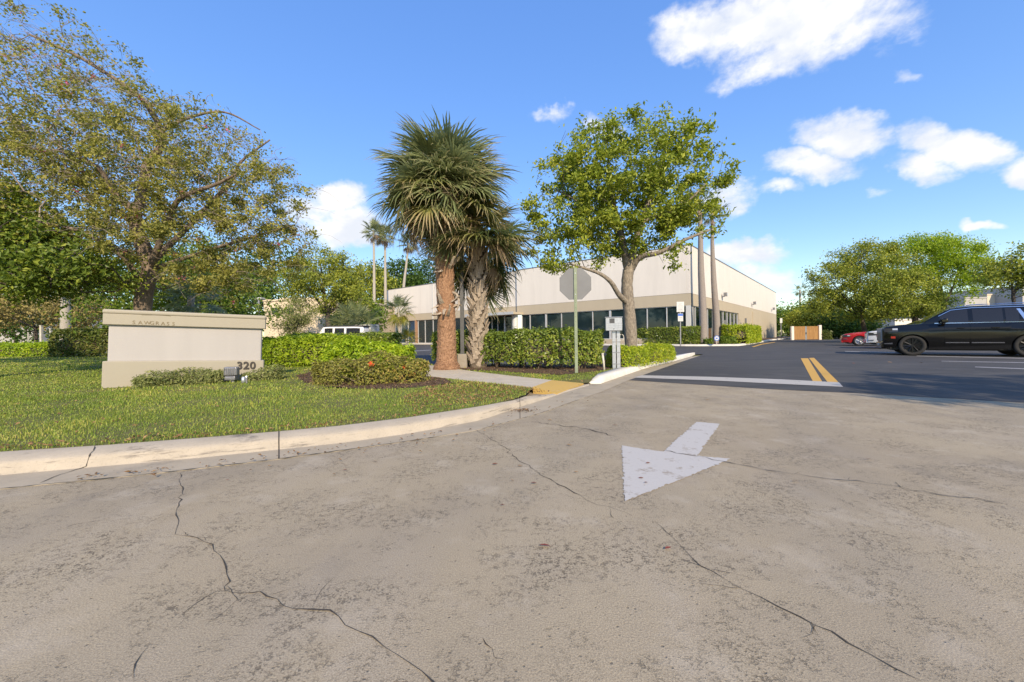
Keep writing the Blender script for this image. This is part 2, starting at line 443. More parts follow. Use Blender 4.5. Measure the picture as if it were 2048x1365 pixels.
for x in xs:
    g = gp(x, lin(x, G_), .004); b = gp(x, lin(x, B_), -.0); kh = lin(x, KH); c = gp(x, lin(x, C_), kh)
    b[2] = -.002
    d = c - b; d[2] = 0; L_ = np.linalg.norm(d) + 1e-6; d /= L_
    t1 = b + d * min(.045, L_ * .2); t1[2] = kh * .72
    t2 = b + d * min(.085, L_ * .45); t2[2] = kh * .96
    back = c + d * .02; back[2] = -.02
    prof.append([g + (0, 0, -.03), g, b + (0, 0, .006), b + d * min(.012, L_ * .1) + (0, 0, .012), t1, t2, c, back])
KERB_C = np.array([p[6] for p in prof]); KERB_B = np.array([p[2] for p in prof]); KERB_G = np.array([p[1] for p in prof])
npf = len(prof[0])
V = [q for p in prof for q in p]
F = [(i * npf + k, (i + 1) * npf + k, (i + 1) * npf + k + 1, i * npf + k + 1) for i in range(len(prof) - 1) for k in range(2, npf - 2)]
kerb = structure('kerb', V, F, M['kerb'], smooth=True)
Fg = [(i * npf + k, (i + 1) * npf + k, (i + 1) * npf + k + 1, i * npf + k + 1) for i in range(len(prof) - 1) for k in range(0, 2)]
gutter = structure('gutter', V, Fg, M['gutter'])

rngc = np.random.default_rng(11)
def crack(name, pts, w0, mat, parent, lift=.003, jag=.03, zf=None):
    """a jagged open crack: a narrow dark gap of uneven width"""
    P = np.array(pts, float); out = []
    for a, b in zip(P[:-1], P[1:]):
        d = b - a; L_ = np.linalg.norm(d); k = max(2, int(L_ / .05)); nrm = np.array((-d[1], d[0], 0)) / (L_ + 1e-9)
        for i in range(k):
            out.append(a + d * i / k + nrm * (rngc.normal(0, jag * .35) if i else 0))
    out.append(P[-1]); out = np.array(out)
    T = np.gradient(out, axis=0); N_ = np.stack([-T[:, 1], T[:, 0], 0 * T[:, 0]], 1); N_ /= np.linalg.norm(N_, axis=1)[:, None] + 1e-9
    wd = w0 * (.25 + rngc.random(len(out)) ** 2 * 1.1); wd[0] *= .2; wd[-1] *= .2
    V = np.concatenate([out + N_ * wd[:, None] / 2, out - N_ * wd[:, None] / 2]); V[:, 2] += lift
    n = len(out)
    F = [(i, n + i, n + i + 1, i + 1) for i in range(n - 1)]
    me = mesh_py(name, V, F, mat); bm = bmesh.new(); bm.from_mesh(me)
    bmesh.ops.recalc_face_normals(bm, faces=bm.faces); bm.to_mesh(me); bm.free()
    return put(name, me, parent)
CR = [([(362, 945), (358, 960), (366, 980), (352, 1025), (356, 1050), (350, 1070), (395, 1077), (425, 1090), (440, 1112), (452, 1135), (460, 1165), (450, 1183), (490, 1188), (520, 1184), (555, 1200), (585, 1219), (660, 1222), (690, 1252), (745, 1275), (800, 1315), (865, 1365), (900, 1390)], .0062),
      ([(1310, 1045), (1345, 1075), (1385, 1118), (1450, 1160), (1520, 1195), (1600, 1235), (1665, 1265), (1740, 1310), (1845, 1365)], .0055),
      ([(950, 860), (1010, 895), (1035, 920), (1090, 955), (1130, 975), (1180, 1005), (1265, 1033)], .006),
      ([(1060, 843), (1110, 850), (1170, 858), (1235, 875)], .014),
      ([(1327, 903), (1395, 914), (1460, 927), (1540, 943), (1640, 957), (1760, 970), (1850, 985), (2010, 1010)], .010),
      ([(965, 1277), (985, 1300), (1010, 1322)], .004), ([(500, 1190), (470, 1205), (430, 1240), (395, 1245)], .0025),
      ([(268, 1365), (270, 1330), (300, 1290)], .003)]
for pts, w0 in CR:
    crack('crack', [gp(*p) for p in pts], w0, M['crack'], drive, .0065 if pts[0][0] == 1327 else .003, .018 if pts[0][1] > 930 else .035)
    if len(pts) > 6:
        for k in range(9):
            i = rngc.integers(0, len(pts) - 1); a = gp(*pts[i]) * .5 + gp(*pts[i + 1]) * .5; d_ = rngc.uniform(-1, 1, 3) * (1, 1, 0); d_ /= np.linalg.norm(d_); l_ = rngc.uniform(.05, .22)
            crack('crack', [a, a + d_ * l_ * .5 + rngc.normal(0, .01, 3) * (1, 1, 0), a + d_ * l_], w0 * .45, M['crack'], drive, .0028, .012)
crack('joint_gap', [gp(x, lin(x, G_), .006) for x in range(-300, 960, 60)], .013, M['crack'], gutter, .003, .012)
crack('joint_gap', [gp(x, lin(x, G_), .006) for x in range(960, 1190, 40)], .008, M['crack'], gutter, .003, .01)
def kerb_cut(x, wid, wob=0.0):
    i = int(np.searchsorted(xs, x)); t = (x - xs[i - 1]) / (xs[i] - xs[i - 1])
    pr = [np.array(a) * (1 - t) + np.array(b) * t for a, b in zip(prof[i - 1], prof[i])][1:7]
    nxt = [np.array(b) for b in prof[i]][1:7]
    V, F = [], []
    for k, (p, q) in enumerate(zip(pr, nxt)):
        d = (q - p) / np.linalg.norm(q - p); o = d * (wob * rngc.normal())
        up = np.array((0.0, -.002, .003))
        V += [p + o - d * wid / 2 + up, p + o + d * wid / 2 + up]
    F = [(2 * k, 2 * k + 1, 2 * k + 3, 2 * k + 2) for k in range(5)]
    return V, F
structure('kerb_joint', *kerb_cut(558, .010), M['crack'], parent=kerb)
structure('kerb_joint', *kerb_cut(1040, .012, .006), M['crack'], parent=kerb)
def on_prof(x, k, t):
    i = int(np.clip(np.searchsorted(xs, x), 1, len(xs) - 1)); u = (x - xs[i - 1]) / (xs[i] - xs[i - 1])
    a = np.array(prof[i - 1][k]) * (1 - u) + np.array(prof[i][k]) * u; b = np.array(prof[i - 1][k + 1]) * (1 - u) + np.array(prof[i][k + 1]) * u
    return a * (1 - t) + b * t
crack('crack', [on_prof(190, 6, 0), on_prof(187, 5, .3), on_prof(181, 5, 0), on_prof(178, 4, 0), on_prof(172, 3, 0), on_prof(165, 2, 0), on_prof(120, 1, .6), on_prof(80, 1, .1)], .012, M['crack'], kerb, .004, .008)

# white painted kerb of the tree island
B2 = [gp(1182, 768, 0), gp(1201, 768, 0), gp(1291, 737, 0), gp(1340, 725, 0), gp(1383, 713, 0), gp(1390, 709.5, 0)]
C2 = [gp(1179, 766, .02), gp(1195, 748, .13), gp(1244, 733, .13), gp(1314, 719, .13), gp(1357, 709.5, .13), gp(1374, 707.2, .13)]
def resample(P, n):
    P = np.array(P); L_ = np.r_[0, np.cumsum(np.linalg.norm(np.diff(P, axis=0), axis=1))]
    return np.stack([np.interp(np.linspace(0, L_[-1], n), L_, P[:, k]) for k in range(3)], 1)
nB = 40
B2w = np.vstack([B2[0], resample(B2[1:], nB)]); C2w = np.vstack([C2[0], resample(C2[1:], nB)])
V, F = [], []
for i in range(nB + 1):
    b, c = B2w[i], C2w[i]; d = c - b; d[2] = 0; d /= np.linalg.norm(d); h = c[2]
    if i > nB - 2: h *= .8
    V += [b + (0, 0, -.01), b + d * .02 + (0, 0, h * .75), b + d * .05 + (0, 0, h * .97), np.array((c[0], c[1], h)), np.array((c[0], c[1], -.01)) + d * .02]
F = [(i * 5 + k, (i + 1) * 5 + k, (i + 1) * 5 + k + 1, i * 5 + k + 1) for i in range(nB) for k in range(4)] + [tuple(nB * 5 + k for k in range(5)), (4, 3, 2, 1, 0)]
V, F = V, [f[::-1] for f in F]
structure('painted_kerb', V, F, M['white_kerb'], smooth=True)
strip = [gp(1113, 790, .005), gp(1182, 769.5, .005), gp(1201, 769, .005), gp(1291, 738, .005), gp(1340, 726, .005), gp(1383, 714, .005), gp(1399, 712, .005), gp(1330, 735, .005), gp(1256.6, 761, .005), gp(1201, 785, .005), gp(1110, 815, .005)]
poly('gutter', strip, M['gutter'])

# asphalt car park
ASPH = [gp(1256.6, 761), gp(1399, 712), np.array((9.2, 19.2, 0)), np.array((7.6, 19.0, 0)), np.array((4.2, 15.6, 0)), np.array((1.0, 12.6, 0)), np.array((-2.6, 12.9, 0)),
        np.array((-5.2, 18.0, 0)), np.array((-12, 19.5, 0)), np.array((-48, 32, 0)), np.array((-48, 78, 0)), np.array((110, 120, 0)), np.array((110, 60, 0)),
        np.array((60, 2, 0)), gp(2048, 806) * np.array((2, 0, 1)) + np.array((0, gp(2048, 806)[1] - 3.2, 0)), gp(2048, 806), gp(1734, 788), gp(1666, 785), gp(1540, 779)]
lot = poly('car_park', [(p[0], p[1], .004) for p in ASPH], M['asphalt'])
def paint(name, pts, mat, z=.008, parent=None):
    return poly(name, [gp(*p, z) for p in pts], mat, parent)
paint('stop_bar', [(1267, 755.5), (1284, 751), (1420, 754), (1560, 759), (1678, 765), (1686, 774), (1560, 768), (1420, 761)], M['bar'], .009)
paint('yellow_line', [(1601.5, 717), (1616, 717), (1645, 764.5), (1626.4, 764.2)], M['yellow'])
paint('yellow_line', [(1618, 716.3), (1628, 716), (1677, 764.8), (1655, 764.5)], M['yellow'])
paint('parking_stripe', [(1833, 711.8), (2048, 716.2), (2200, 719), (2200, 721), (2048, 718), (1833, 713)], M['stripe'])
paint('parking_stripe', [(1883, 722.2), (2048, 725), (2200, 727.6), (2200, 729.5), (2048, 726.6), (1883, 723.2)], M['stripe'])
paint('parking_stripe', [(1950, 733.5), (2048, 737), (2200, 742), (2200, 744), (2048, 739), (1950, 735)], M['stripe'])
paint('parking_stripe', [(1690, 702.5), (1790, 704.8), (1790, 706), (1690, 703.6)], M['stripe'])
paint('edge_line', [(1508, 694.4), (1524, 689.6), (1550, 685.2), (1551, 684.4), (1522, 688.4), (1503, 694)], M['yellow'], .008)
paint('parking_stripe', [(800, 703.5), (862, 700), (862, 701), (800, 705)], M['stripe'])
# arrow on the drive: thermoplastic with chipped, ragged edges
AR = [gp(*p, .004) for p in [(1244, 891), (1285, 898), (1327, 903.5), (1393, 844), (1440, 848), (1394, 911.5), (1461, 918), (1356, 961), (1250, 1003)]]
AP = []
for a, b in zip(AR, AR[1:] + AR[:1]):
    k = max(2, int(np.linalg.norm(b - a) / .018))
    for i in range(k): AP.append(a + (b - a) * i / k + np.array((rngc.normal(0, .005) - abs(rngc.normal(0, .01)) * (rngc.random() < .12), rngc.normal(0, .005), 0)) * (i > 0))
poly('arrow_marking', AP, M['arrow'])

# lawn: everything left of the drive up to the lot, and the island behind the white kerb
kc = [tuple(p) for p in KERB_C if p[2] > .06]
kc = [(p[0] - .0, p[1] + .0, LZ) for p in kc]
far_left = [(-60, 60, LZ), (-48, 32, LZ), (-12, 19.5, LZ), (-5.2, 18.0, LZ), (-2.6, 12.9, LZ), (1.0, 12.6, LZ), (4.2, 15.6, LZ), (7.0, 18.3, LZ)]
isl = [(p[0], p[1], LZ) for p in C2w[::-1][1:-1]]
ramp_top = [tuple(gp(1178, 765.5, .035)), tuple(gp(1166, 766.3, .03)), tuple(gp(1104, 762, LZ)), tuple(gp(1066, 776, LZ))]
LAWN = kc[::-1] + [(kc[0][0] - 6, kc[0][1] - 3, LZ), (-60, -6, LZ)] + far_left + isl + ramp_top
lawn = poly('lawn', LAWN, M['lawn'])
LAWN2 = np.array([(p[0], p[1]) for p in LAWN])
def inside(P, poly2):
    x, y = P[:, 0], P[:, 1]; r = np.zeros(len(P), bool); n = len(poly2)
    for i in range(n):
        x1, y1 = poly2[i]; x2, y2 = poly2[(i + 1) % n]
        c = ((y1 > y) != (y2 > y)) & (x < (x2 - x1) * (y - y1) / (y2 - y1 + 1e-12) + x1)
        r ^= c
    return r
# sidewalk slabs with the yellow ramp
SWU = [gp(1104, 762, LZ), gp(966, 747, LZ), gp(864, 732, LZ), np.array((-5.2, 17.6, LZ))]
SWL = [gp(1066, 776, LZ), gp(960, 764, LZ), gp(864, 756, LZ), np.array((-6.8, 17.4, LZ))]
SWZ = LZ + .014
walk = structure('sidewalk', [(0, 0, -.3), (.01, 0, -.3), (0, .01, -.3)], [(0, 1, 2)], M['walk'])
U = resample(SWU, 9); L2 = resample(SWL, 9)
for i in range(8):
    a, b, c, d = L2[i], L2[i + 1], U[i + 1], U[i]
    g_ = .012
    def sh(p, q): return p + (q - p) / np.linalg.norm(q - p) * g_
    tp = [sh(a, b), sh(b, a), sh(c, d), sh(d, c)]
    V = [(p[0], p[1], SWZ) for p in tp] + [(p[0], p[1], LZ - .02) for p in tp]
    put('slab', mesh_py('slab', V, [(0, 1, 2, 3), (0, 4, 5, 1), (1, 5, 6, 2), (2, 6, 7, 3), (3, 7, 4, 0)], M['walk']), walk)
Vr = [(*gp(1066, 776, LZ)[:2], SWZ), (*gp(1113, 787.5, .03)[:2], .03), (*gp(1167, 767, .03)[:2], .03), (*gp(1104, 762, LZ)[:2], SWZ)]
Vr += [(v[0], v[1], -.02) for v in Vr]
structure('ramp', Vr, [(0, 1, 2, 3), (0, 4, 5, 1), (1, 5, 6, 2), (2, 6, 7, 3), (3, 7, 4, 0)], M['tactile'])
SIDEWALK2 = np.array([(p[0], p[1]) for p in SWU] + [(p[0], p[1]) for p in SWL[::-1]])
# the soil under the island hedges and the mulch ring of the front shrubs
def blob_poly(pts, n=60, amp=.08, seed=0):
    r = np.random.default_rng(seed); P = resample(list(pts) + [pts[0]], n)[:-1]
    P[:, :2] += r.normal(0, amp, (len(P), 2)); return P
SOIL = np.array([gp(868, 737, LZ), gp(1000, 744, LZ), gp(1120, 751, LZ), gp(1190, 744, LZ), gp(1240, 735, LZ), gp(1300, 722.5, LZ), gp(1345, 713, LZ), gp(1366, 709.5, LZ)] + [np.array(p) for p in [(6.4, 17.4, LZ), (4.1, 15.3, LZ), (1, 12.45, LZ), (-2.5, 12.7, LZ)]])
soil = poly('soil_bed', [(p[0], p[1], LZ + .008) for p in blob_poly(list(SOIL), 60, .05, 1)], M['mulch'])
MUL = np.array([gp(590, 752, LZ), gp(610, 766, LZ), gp(680, 777, LZ), gp(760, 780, LZ), gp(830, 776, LZ), gp(905, 767, LZ), gp(880, 752, LZ), gp(800, 735, LZ), gp(680, 738, LZ), gp(625, 744, LZ)])
mul = poly('mulch_bed', [(p[0], p[1], LZ + .007) for p in blob_poly(list(MUL), 70, .05, 2)], M['mulch'])
MUL2 = MUL[:, :2]; SOIL2 = SOIL[:, :2]
# ------------------------------------------------------------------ the warehouse building
BA = math.radians(50.0)
ER = np.array((math.cos(BA), math.sin(BA), 0)); EL = np.array((-math.sin(BA), math.cos(BA), 0))
KZ = 34.0
K = at(1381.5, 668, KZ); K[2] = 0
NR = np.array((ER[1], -ER[0], 0)); NL = np.array((-EL[1], EL[0], 0))    # outward normals
def hit(x, y, P0, e, nrm):
    r = ray(x, y); t = np.dot(P0 - np.array((0, 0, CAM_H)), nrm) / np.dot(r, nrm)
    q = np.array((0, 0, CAM_H)) + r * t
    return float(np.dot(q - P0, e)), float(q[2])
SG = 0.13                                             # building ground
LR = hit(1553, 660, K, ER, NR)[0]
SPR = -.36                                            # the wing left of the entrance steps back a little
S_SPLIT = hit(1034, 640, K, EL, NL)[0]
K2 = K + NL * SPR
LF = hit(773.5, 640, K2, EL, NL)[0]
ZT = hit(1381, 491, K, ER, NR)[1]; ZS = hit(1381, 587, K, ER, NR)[1]; ZH = hit(1381, 611, K, ER, NR)[1]
bld = thing('office_warehouse', 'large cream and tan flat-roofed warehouse with a ribbon of dark windows', 'building', (K[0], K[1], 0))
class Face:
    def __init__(s, P0, e, n): s.P, s.e, s.n = P0, e, n
    def box(s, a0, a1, o0, o1, z0, z1):
        V = [s.P + s.e * a + s.n * o + np.array((0, 0, z)) for z in (z0, z1) for o in (o0, o1) for a in (a0, a1)]
        return V, [(0, 2, 3, 1), (4, 5, 7, 6), (0, 1, 5, 4), (2, 6, 7, 3), (0, 4, 6, 2), (1, 3, 7, 5)]
    def s(s, x, y=650): return hit(x, y, s.P, s.e, s.n)[0]
FR, FL, FW = Face(K, ER, NR), Face(K, EL, NL), Face(K2, EL, NL)
def bpart(name, *boxes, mat, bev=0, parent=None):
    V, F = cat(*boxes)
    return wpart(name, V, F, mat, parent or bld)
TH = .3
def recalc(o):
    bm = bmesh.new(); bm.from_mesh(o.data); bmesh.ops.recalc_face_normals(bm, faces=bm.faces); bm.to_mesh(o.data); bm.free(); return o
# upper walls: tilt-up panels with fine joints
def panels(face, s0, s1, z0, z1, mat, step, name='wall_panel', inset=0.0):
    k = max(1, round((s1 - s0) / step)); e = np.linspace(s0, s1, k + 1)
    for a, b in zip(e[:-1], e[1:]):
        recalc(bpart(name, face.box(a + .006, b - .006, -TH, inset, z0, z1), mat=mat))
panels(FR, 0, LR, ZS + .02, ZT, M['cream'], 8.0)
panels(FL, TH, S_SPLIT, ZS + .02, ZT, M['cream'], 9.0)
panels(FW, S_SPLIT, LF, ZS + .02, ZT, M['cream'], 9.0)
SW = FR.s(1478)                                          # where the side windows end
panels(FR, .4, SW, ZH, ZS, M['tan'], 99, 'spandrel'); panels(FR, SW, LR, SG - .2, ZS, M['tan'], 8.0, 'wall_panel')
panels(FL, 0, S_SPLIT, ZH, ZS, M['tan'], 99, 'spandrel')
S_L1, S_L2 = FW.s(832), FW.s(777)
panels(FW, S_SPLIT, LF, ZH + .1, ZS, M['tan'], 99, 'spandrel')
recalc(bpart('back_wall', FR.box(LR - .3, LR - .003, -40, -.31, SG - .2, ZT - .01), mat=M['cream']))
recalc(bpart('end_wall', FW.box(LF - .3, LF - .004, -30, -.31, SG - .2, ZT - .01), mat=M['cream']))
recalc(bpart('reveal', FR.box(.3, LR - .31, -.2, -.06, ZS - .02, ZS + .04), FL.box(.3, S_SPLIT, -.2, -.06, ZS - .02, ZS + .04), mat=M['dark']))
zr = ZT - .6
Rf = [K + ER * .3 - NR * .31, K + ER * LR - NR * .31, K + ER * LR - NR * 40, K2 + EL * (LF - .1) - NL * (40), K2 + EL * (LF - .1) - NL * .31, K2 + EL * S_SPLIT - NL * .31]
wpart('roof', [(p[0], p[1], zr) for p in Rf], [(0, 1, 2, 3, 4, 5)], M['roof'], bld)
recalc(bpart('coping', FR.box(-.02, LR + .02, -TH - .03, .03, ZT + .002, ZT + .09), mat=M['coping']))
recalc(bpart('coping', FL.box(.04, S_SPLIT - .03, -TH - .03, .03, ZT + .002, ZT + .085), mat=M['coping']))
recalc(bpart('coping', FW.box(S_SPLIT - .03, LF + .02, -TH - .03, .03, ZT + .012, ZT + .09), mat=M['coping']))
# panes are opaque dark tinted glass, so nothing shows through
REC = -.18
def window_run(face, xs_, zlo, zhi, thick=(), glass='glass', mw=.075, blue=()):
    ss = [face.s(x) for x in xs_]
    for i, s_ in enumerate(ss):
        wd = mw * (2.6 if i in thick else 1)
        recalc(bpart('mullion', face.box(s_ - wd / 2, s_ + wd / 2, REC - .04, REC + .10, zlo + .06, zhi - .061), mat=M['frame']))
    a, b = min(ss), max(ss)
    recalc(bpart('window_head', face.box(a, b, REC - .04, REC + .09, zhi - .06, zhi - .002), mat=M['frame']))
    recalc(bpart('window_sill', face.box(a, b, REC - .05, REC + .12, zlo, zlo + .06), mat=M['frame']))
    so = sorted(ss)
    for i, (u, v) in enumerate(zip(so[:-1], so[1:])):
        g = M['blue_glass'] if i in blue else M[glass]
        recalc(bpart('window_pane', face.box(u, v, REC - .02, REC, zlo + .03, zhi - .03), mat=g))
window_run(FR, [1388.5, 1393.6, 1406, 1418, 1430, 1441, 1449, 1457, 1464, 1471, 1477.5], SG, ZH, thick=(0,))
window_run(FL, [1374.5, 1333, 1293.7, 1255, 1219.5, 1184.5, 1152, 1122, 1091, 1059, 1043], SG + .45, ZH, thick=(4, 8))
window_run(FW, [1030, 1023, 1008.5, 994.5, 983, 969, 950, 935, 923, 908, 890, 865, 849, 835], SG, ZH + .1, thick=(2,))
window_run(FW, [829, 815, 801, 789, 779], SG, ZH + .1, blue=(0, 1, 2, 3))
recalc(bpart('knee_wall', FL.box(.31, S_SPLIT, -.3, -.02, SG - .2, SG + .45), mat=M['tan']))
recalc(bpart('corner_post', FR.box(-.001, .38, -.38, -.02, SG - .2, ZH - .001), mat=M['white']))
recalc(bpart('window_surround', FW.box(S_L1 - .02, S_L1 + .22, -.3, .03, SG - .2, ZH + .099), mat=M['brown_frame']))
recalc(bpart('end_pier', FW.box(S_L2 + .3, LF - .01, -.3, -.002, SG - .2, ZH + .098), mat=M['cream']))
recalc(bpart('pier', FW.box(FW.s(866) - .1, FW.s(866) + .1, -.05, .05, ZH + .12, ZT - .1), mat=M['white']))
# entrance canopy on a white column
s0, s1 = FW.s(1046), FW.s(955)
recalc(bpart('canopy', FW.box(s0 - .3, s1, .005, 2.1, ZH + .02, ZH + .26), mat=M['tan']))
recalc(bpart('canopy_fascia', FW.box(s0 - .34, s1 + .04, 2.11, 2.16, ZH + .0, ZH + .30), mat=M['frame']))
cpos = K2 + EL * FW.s(1040) + NL * .9
th = [2 * math.pi * k / 20 for k in range(20)]
V, F = tube([cpos + np.array((0, 0, SG - .1)), cpos + np.array((0, 0, ZH + .015))], .33, 20)
wpart('column', V, F, M['white'], bld, smooth=False)
for xx in (1000, 975):
    a = K2 + EL * FW.s(xx) + NL * 1.9 + np.array((0, 0, ZH + .2)); b = K2 + EL * FW.s(xx - 8) + NL * .02 + np.array((0, 0, ZH + 1.1))
    wpart('tie_rod', *tube([a, b], .025, 6), M['gray_metal'], bld)
# flood lights and wall fittings
def wall_light(face, x, y, k=1.0):
    s_, z_ = hit(x, y, face.P, face.e, face.n)
    arm = face.box(s_ - .05 * k, s_ + .05 * k, .0, .25 * k, z_ - .04, z_ + .04)
    o = recalc(bpart('wall_light', arm, face.box(s_ - .16 * k, s_ + .16 * k, .2 * k, .48 * k, z_ + .02, z_ + .36 * k), mat=M['gray_metal']))
    recalc(bpart('lens', face.box(s_ - .13 * k, s_ + .13 * k, .48 * k, .50 * k, z_ + .05, z_ + .32 * k), mat=M['frame'], parent=o))
for (x, y) in ((1443, 594), (1503, 610), (1542.5, 620.5)): wall_light(FR, x, y, 1.15)
for (x, y) in ((1006, 616), (971, 620)): wall_light(FW, x, y, .8)
s_, z_ = hit(1490, 646, K, ER, NR); recalc(bpart('meter_box', FR.box(s_ - .2, s_ + .2, 0, .16, z_ - .55, z_ + .6), mat=M['gray_metal']))
s_, z_ = hit(1505, 650, K, ER, NR); recalc(bpart('conduit', FR.box(s_ - .12, s_ + .12, 0, .1, SG, z_ + 1.9), mat=M['tan']))

# the planted island in front, edged by a white kerb
KB = [gp(1190, 691.2), gp(1270, 692), gp(1382, 693), gp(1480, 692.5), gp(1510, 688), gp(1530, 684), gp(1545, 681.2), K + ER * (LR + 4) + NR * 3.2, K + ER * (LR + 7) + NR * 1.0]
KB = [np.array((p[0], p[1], 0)) for p in KB]
KBp = resample(KB, 80)
T = np.gradient(KBp, axis=0); Nn = np.stack([-T[:, 1], T[:, 0], 0 * T[:, 0]], 1); Nn /= np.linalg.norm(Nn, axis=1)[:, None]
V, F = [], []
for p, q in zip(KBp, Nn):
    V += [p, p + q * .03 + (0, 0, .13), p + q * .2 + (0, 0, .15), p + q * .22 + (0, 0, -.02)]
F = [(i * 4 + k, (i + 1) * 4 + k, (i + 1) * 4 + k + 1, i * 4 + k + 1) for i in range(79) for k in range(3)]
structure('painted_kerb', V, F, M['white_kerb'])
inner = [tuple(p + q * .2 + np.array((0, 0, SG))) for p, q in zip(KBp[::4], Nn[::4])]
poly('planting_bed', inner + [tuple(K + ER * (LR + 6) - NR * 3 + np.array((0, 0, SG))), tuple(K + ER * 4 - NR * 3 + np.array((0, 0, SG))), tuple(K - NR * 3 - NL * 0 + EL * 3 + np.array((0, 0, SG))), tuple(K + EL * 30 - NL * .25 + np.array((0, 0, SG))), tuple(K + EL * 22 + NL * 6 + np.array((0, 0, SG)))], M['mulch'])
# walk and kerb along the front wing
a0, a1 = 22.5, LF + 6
q0, q1, q2, q3 = K2 + EL * a0 + NL * 2.6, K2 + EL * a1 + NL * 2.6, K2 + EL * a1 - NL * .25, K2 + EL * a0 - NL * .25
Vw = [(p[0], p[1], z) for z in (.14, -.02) for p in (q0, q1, q2, q3)]
structure('front_walk', Vw, [(0, 1, 2, 3)[::-1], (0, 4, 5, 1), (3, 7, 4, 0), (1, 5, 6, 2)], M['white_kerb'])
# ------------------------------------------------------------------ foliage materials
G3 = lambda a, b, c: [(0.0, a), (.5, b), (1.0, c)]
ML = {}
ML['oak'] = mat_leaf('oak_leaves', [(0, (.055, .08, .014)), (.4, (.125, .16, .024)), (.8, (.225, .25, .036)), (1, (.32, .29, .055))], .35, .42, .5)
ML['orchid'] = mat_leaf('orchid_tree_leaves', [(0, (.07, .085, .024)), (.4, (.145, .145, .042)), (.75, (.22, .21, .065)), (.94, (.32, .28, .06)), (1, (.24, .16, .09))], .4, .5, .45)
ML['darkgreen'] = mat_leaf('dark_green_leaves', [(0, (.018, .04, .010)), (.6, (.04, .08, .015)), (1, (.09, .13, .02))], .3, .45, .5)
ML['deepgreen'] = mat_leaf('deep_green_leaves', [(0, (.035, .06, .012)), (.55, (.085, .12, .018)), (.9, (.19, .21, .03)), (1, (.30, .27, .04))], .3, .45, .5)  # deep green leaves mixed with some yellow-green ones
ML['olive'] = mat_leaf('olive_leaves', [(0, (.06, .085, .014)), (.5, (.15, .175, .028)), (1, (.28, .28, .05))], .3, .5, .4)
ML['mid'] = mat_leaf('mid_green_leaves', [(0, (.04, .075, .014)), (.5, (.085, .13, .02)), (1, (.16, .20, .03))], .35, .45, .4)
ML['bright'] = mat_leaf('bright_green_leaves', [(0, (.07, .12, .012)), (.5, (.16, .22, .016)), (1, (.29, .34, .03))], .4, .42, .5)
ML['lime'] = mat_leaf('lime_hedge_leaves', [(0, (.06, .11, .009)), (.5, (.16, .23, .014)), (1, (.32, .37, .03))], .35, .40, 1.2)
ML['hedge'] = mat_leaf('hedge_leaves', [(0, (.045, .075, .014)), (.5, (.10, .14, .024)), (.85, (.19, .22, .04)), (1, (.30, .28, .08))], .3, .32, 1.2, .5)
ML['yhedge'] = mat_leaf('yellow_green_hedge_leaves', [(0, (.09, .14, .012)), (.5, (.19, .24, .018)), (1, (.36, .35, .04))], .35, .4, 1.2)
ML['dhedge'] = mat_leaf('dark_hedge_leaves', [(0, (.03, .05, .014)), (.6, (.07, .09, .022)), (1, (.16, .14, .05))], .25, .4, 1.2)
ML['bhedge'] = mat_leaf('brownish_hedge_leaves', [(0, (.07, .05, .028)), (.35, (.10, .10, .03)), (.7, (.16, .16, .035)), (1, (.24, .16, .07))], .25, .45, 2.0)
ML['sage'] = mat_leaf('grey_green_leaves', [(0, (.07, .09, .04)), (.5, (.13, .15, .06)), (1, (.22, .22, .10))], .3, .5, 2.0)
ML['dry'] = mat_leaf('dry_brush_leaves', [(0, (.09, .08, .035)), (.5, (.17, .14, .06)), (1, (.26, .22, .09))], .3, .6, .5)
ML['grass'] = mat_leaf('grass_blades', [(0, (.06, .105, .02)), (.45, (.135, .185, .034)), (.74, (.22, .24, .055)), (.91, (.34, .295, .10)), (1, (.42, .34, .16))], .35, .5, .9)
ML['pink'] = mat_leaf('pink_petals', [(0, (.35, .04, .14)), (1, (.55, .12, .25))], .4, .5)
ML['red'] = mat_leaf('red_petals', [(0, (.60, .05, .02)), (1, (.75, .14, .05))], .3, .5)
ML['litter'] = mat_leaf('leaf_litter', [(0, (.06, .035, .02)), (.5, (.12, .07, .038)), (1, (.22, .14, .075))], .15, .7)
ML['chip'] = mat_leaf('mulch_chips', [(0, (.03, .019, .013)), (.5, (.08, .05, .034)), (1, (.16, .11, .08))], .05, .8)
MB = {}
MB['oak'] = mat_bark('oak_bark', (.32, .27, .21), (.12, .10, .08), 7, .8, .5)
MB['orchid'] = mat_bark('orchid_tree_bark', (.24, .18, .13), (.10, .075, .055), 7, .6)
MB['twig'] = mat_plain('twig_bark', (.27, .22, .18), .9, 0, .35, 6)
MB['dark'] = mat_bark('dark_bark', (.10, .08, .06), (.04, .033, .026), 7, .6)
MB['grey'] = mat_bark('grey_palm_bark', (.34, .29, .25), (.20, .17, .145), 14, .5, 1.0)
MB['pale'] = mat_bark('pale_palm_bark', (.46, .42, .35), (.26, .23, .19), 12, .4, 1.0)
MB['palm_red'] = mat_bark('reddish_palm_bark', (.38, .22, .125), (.17, .085, .045), 9, 1.0, .8)
MB['boot'] = mat_bark('grey_leaf_base', (.48, .40, .31), (.26, .20, .145), 14, .6, .3)
MB['stem'] = mat_plain('hedge_stems', (.13, .10, .07), .9, 0, .3, 10)

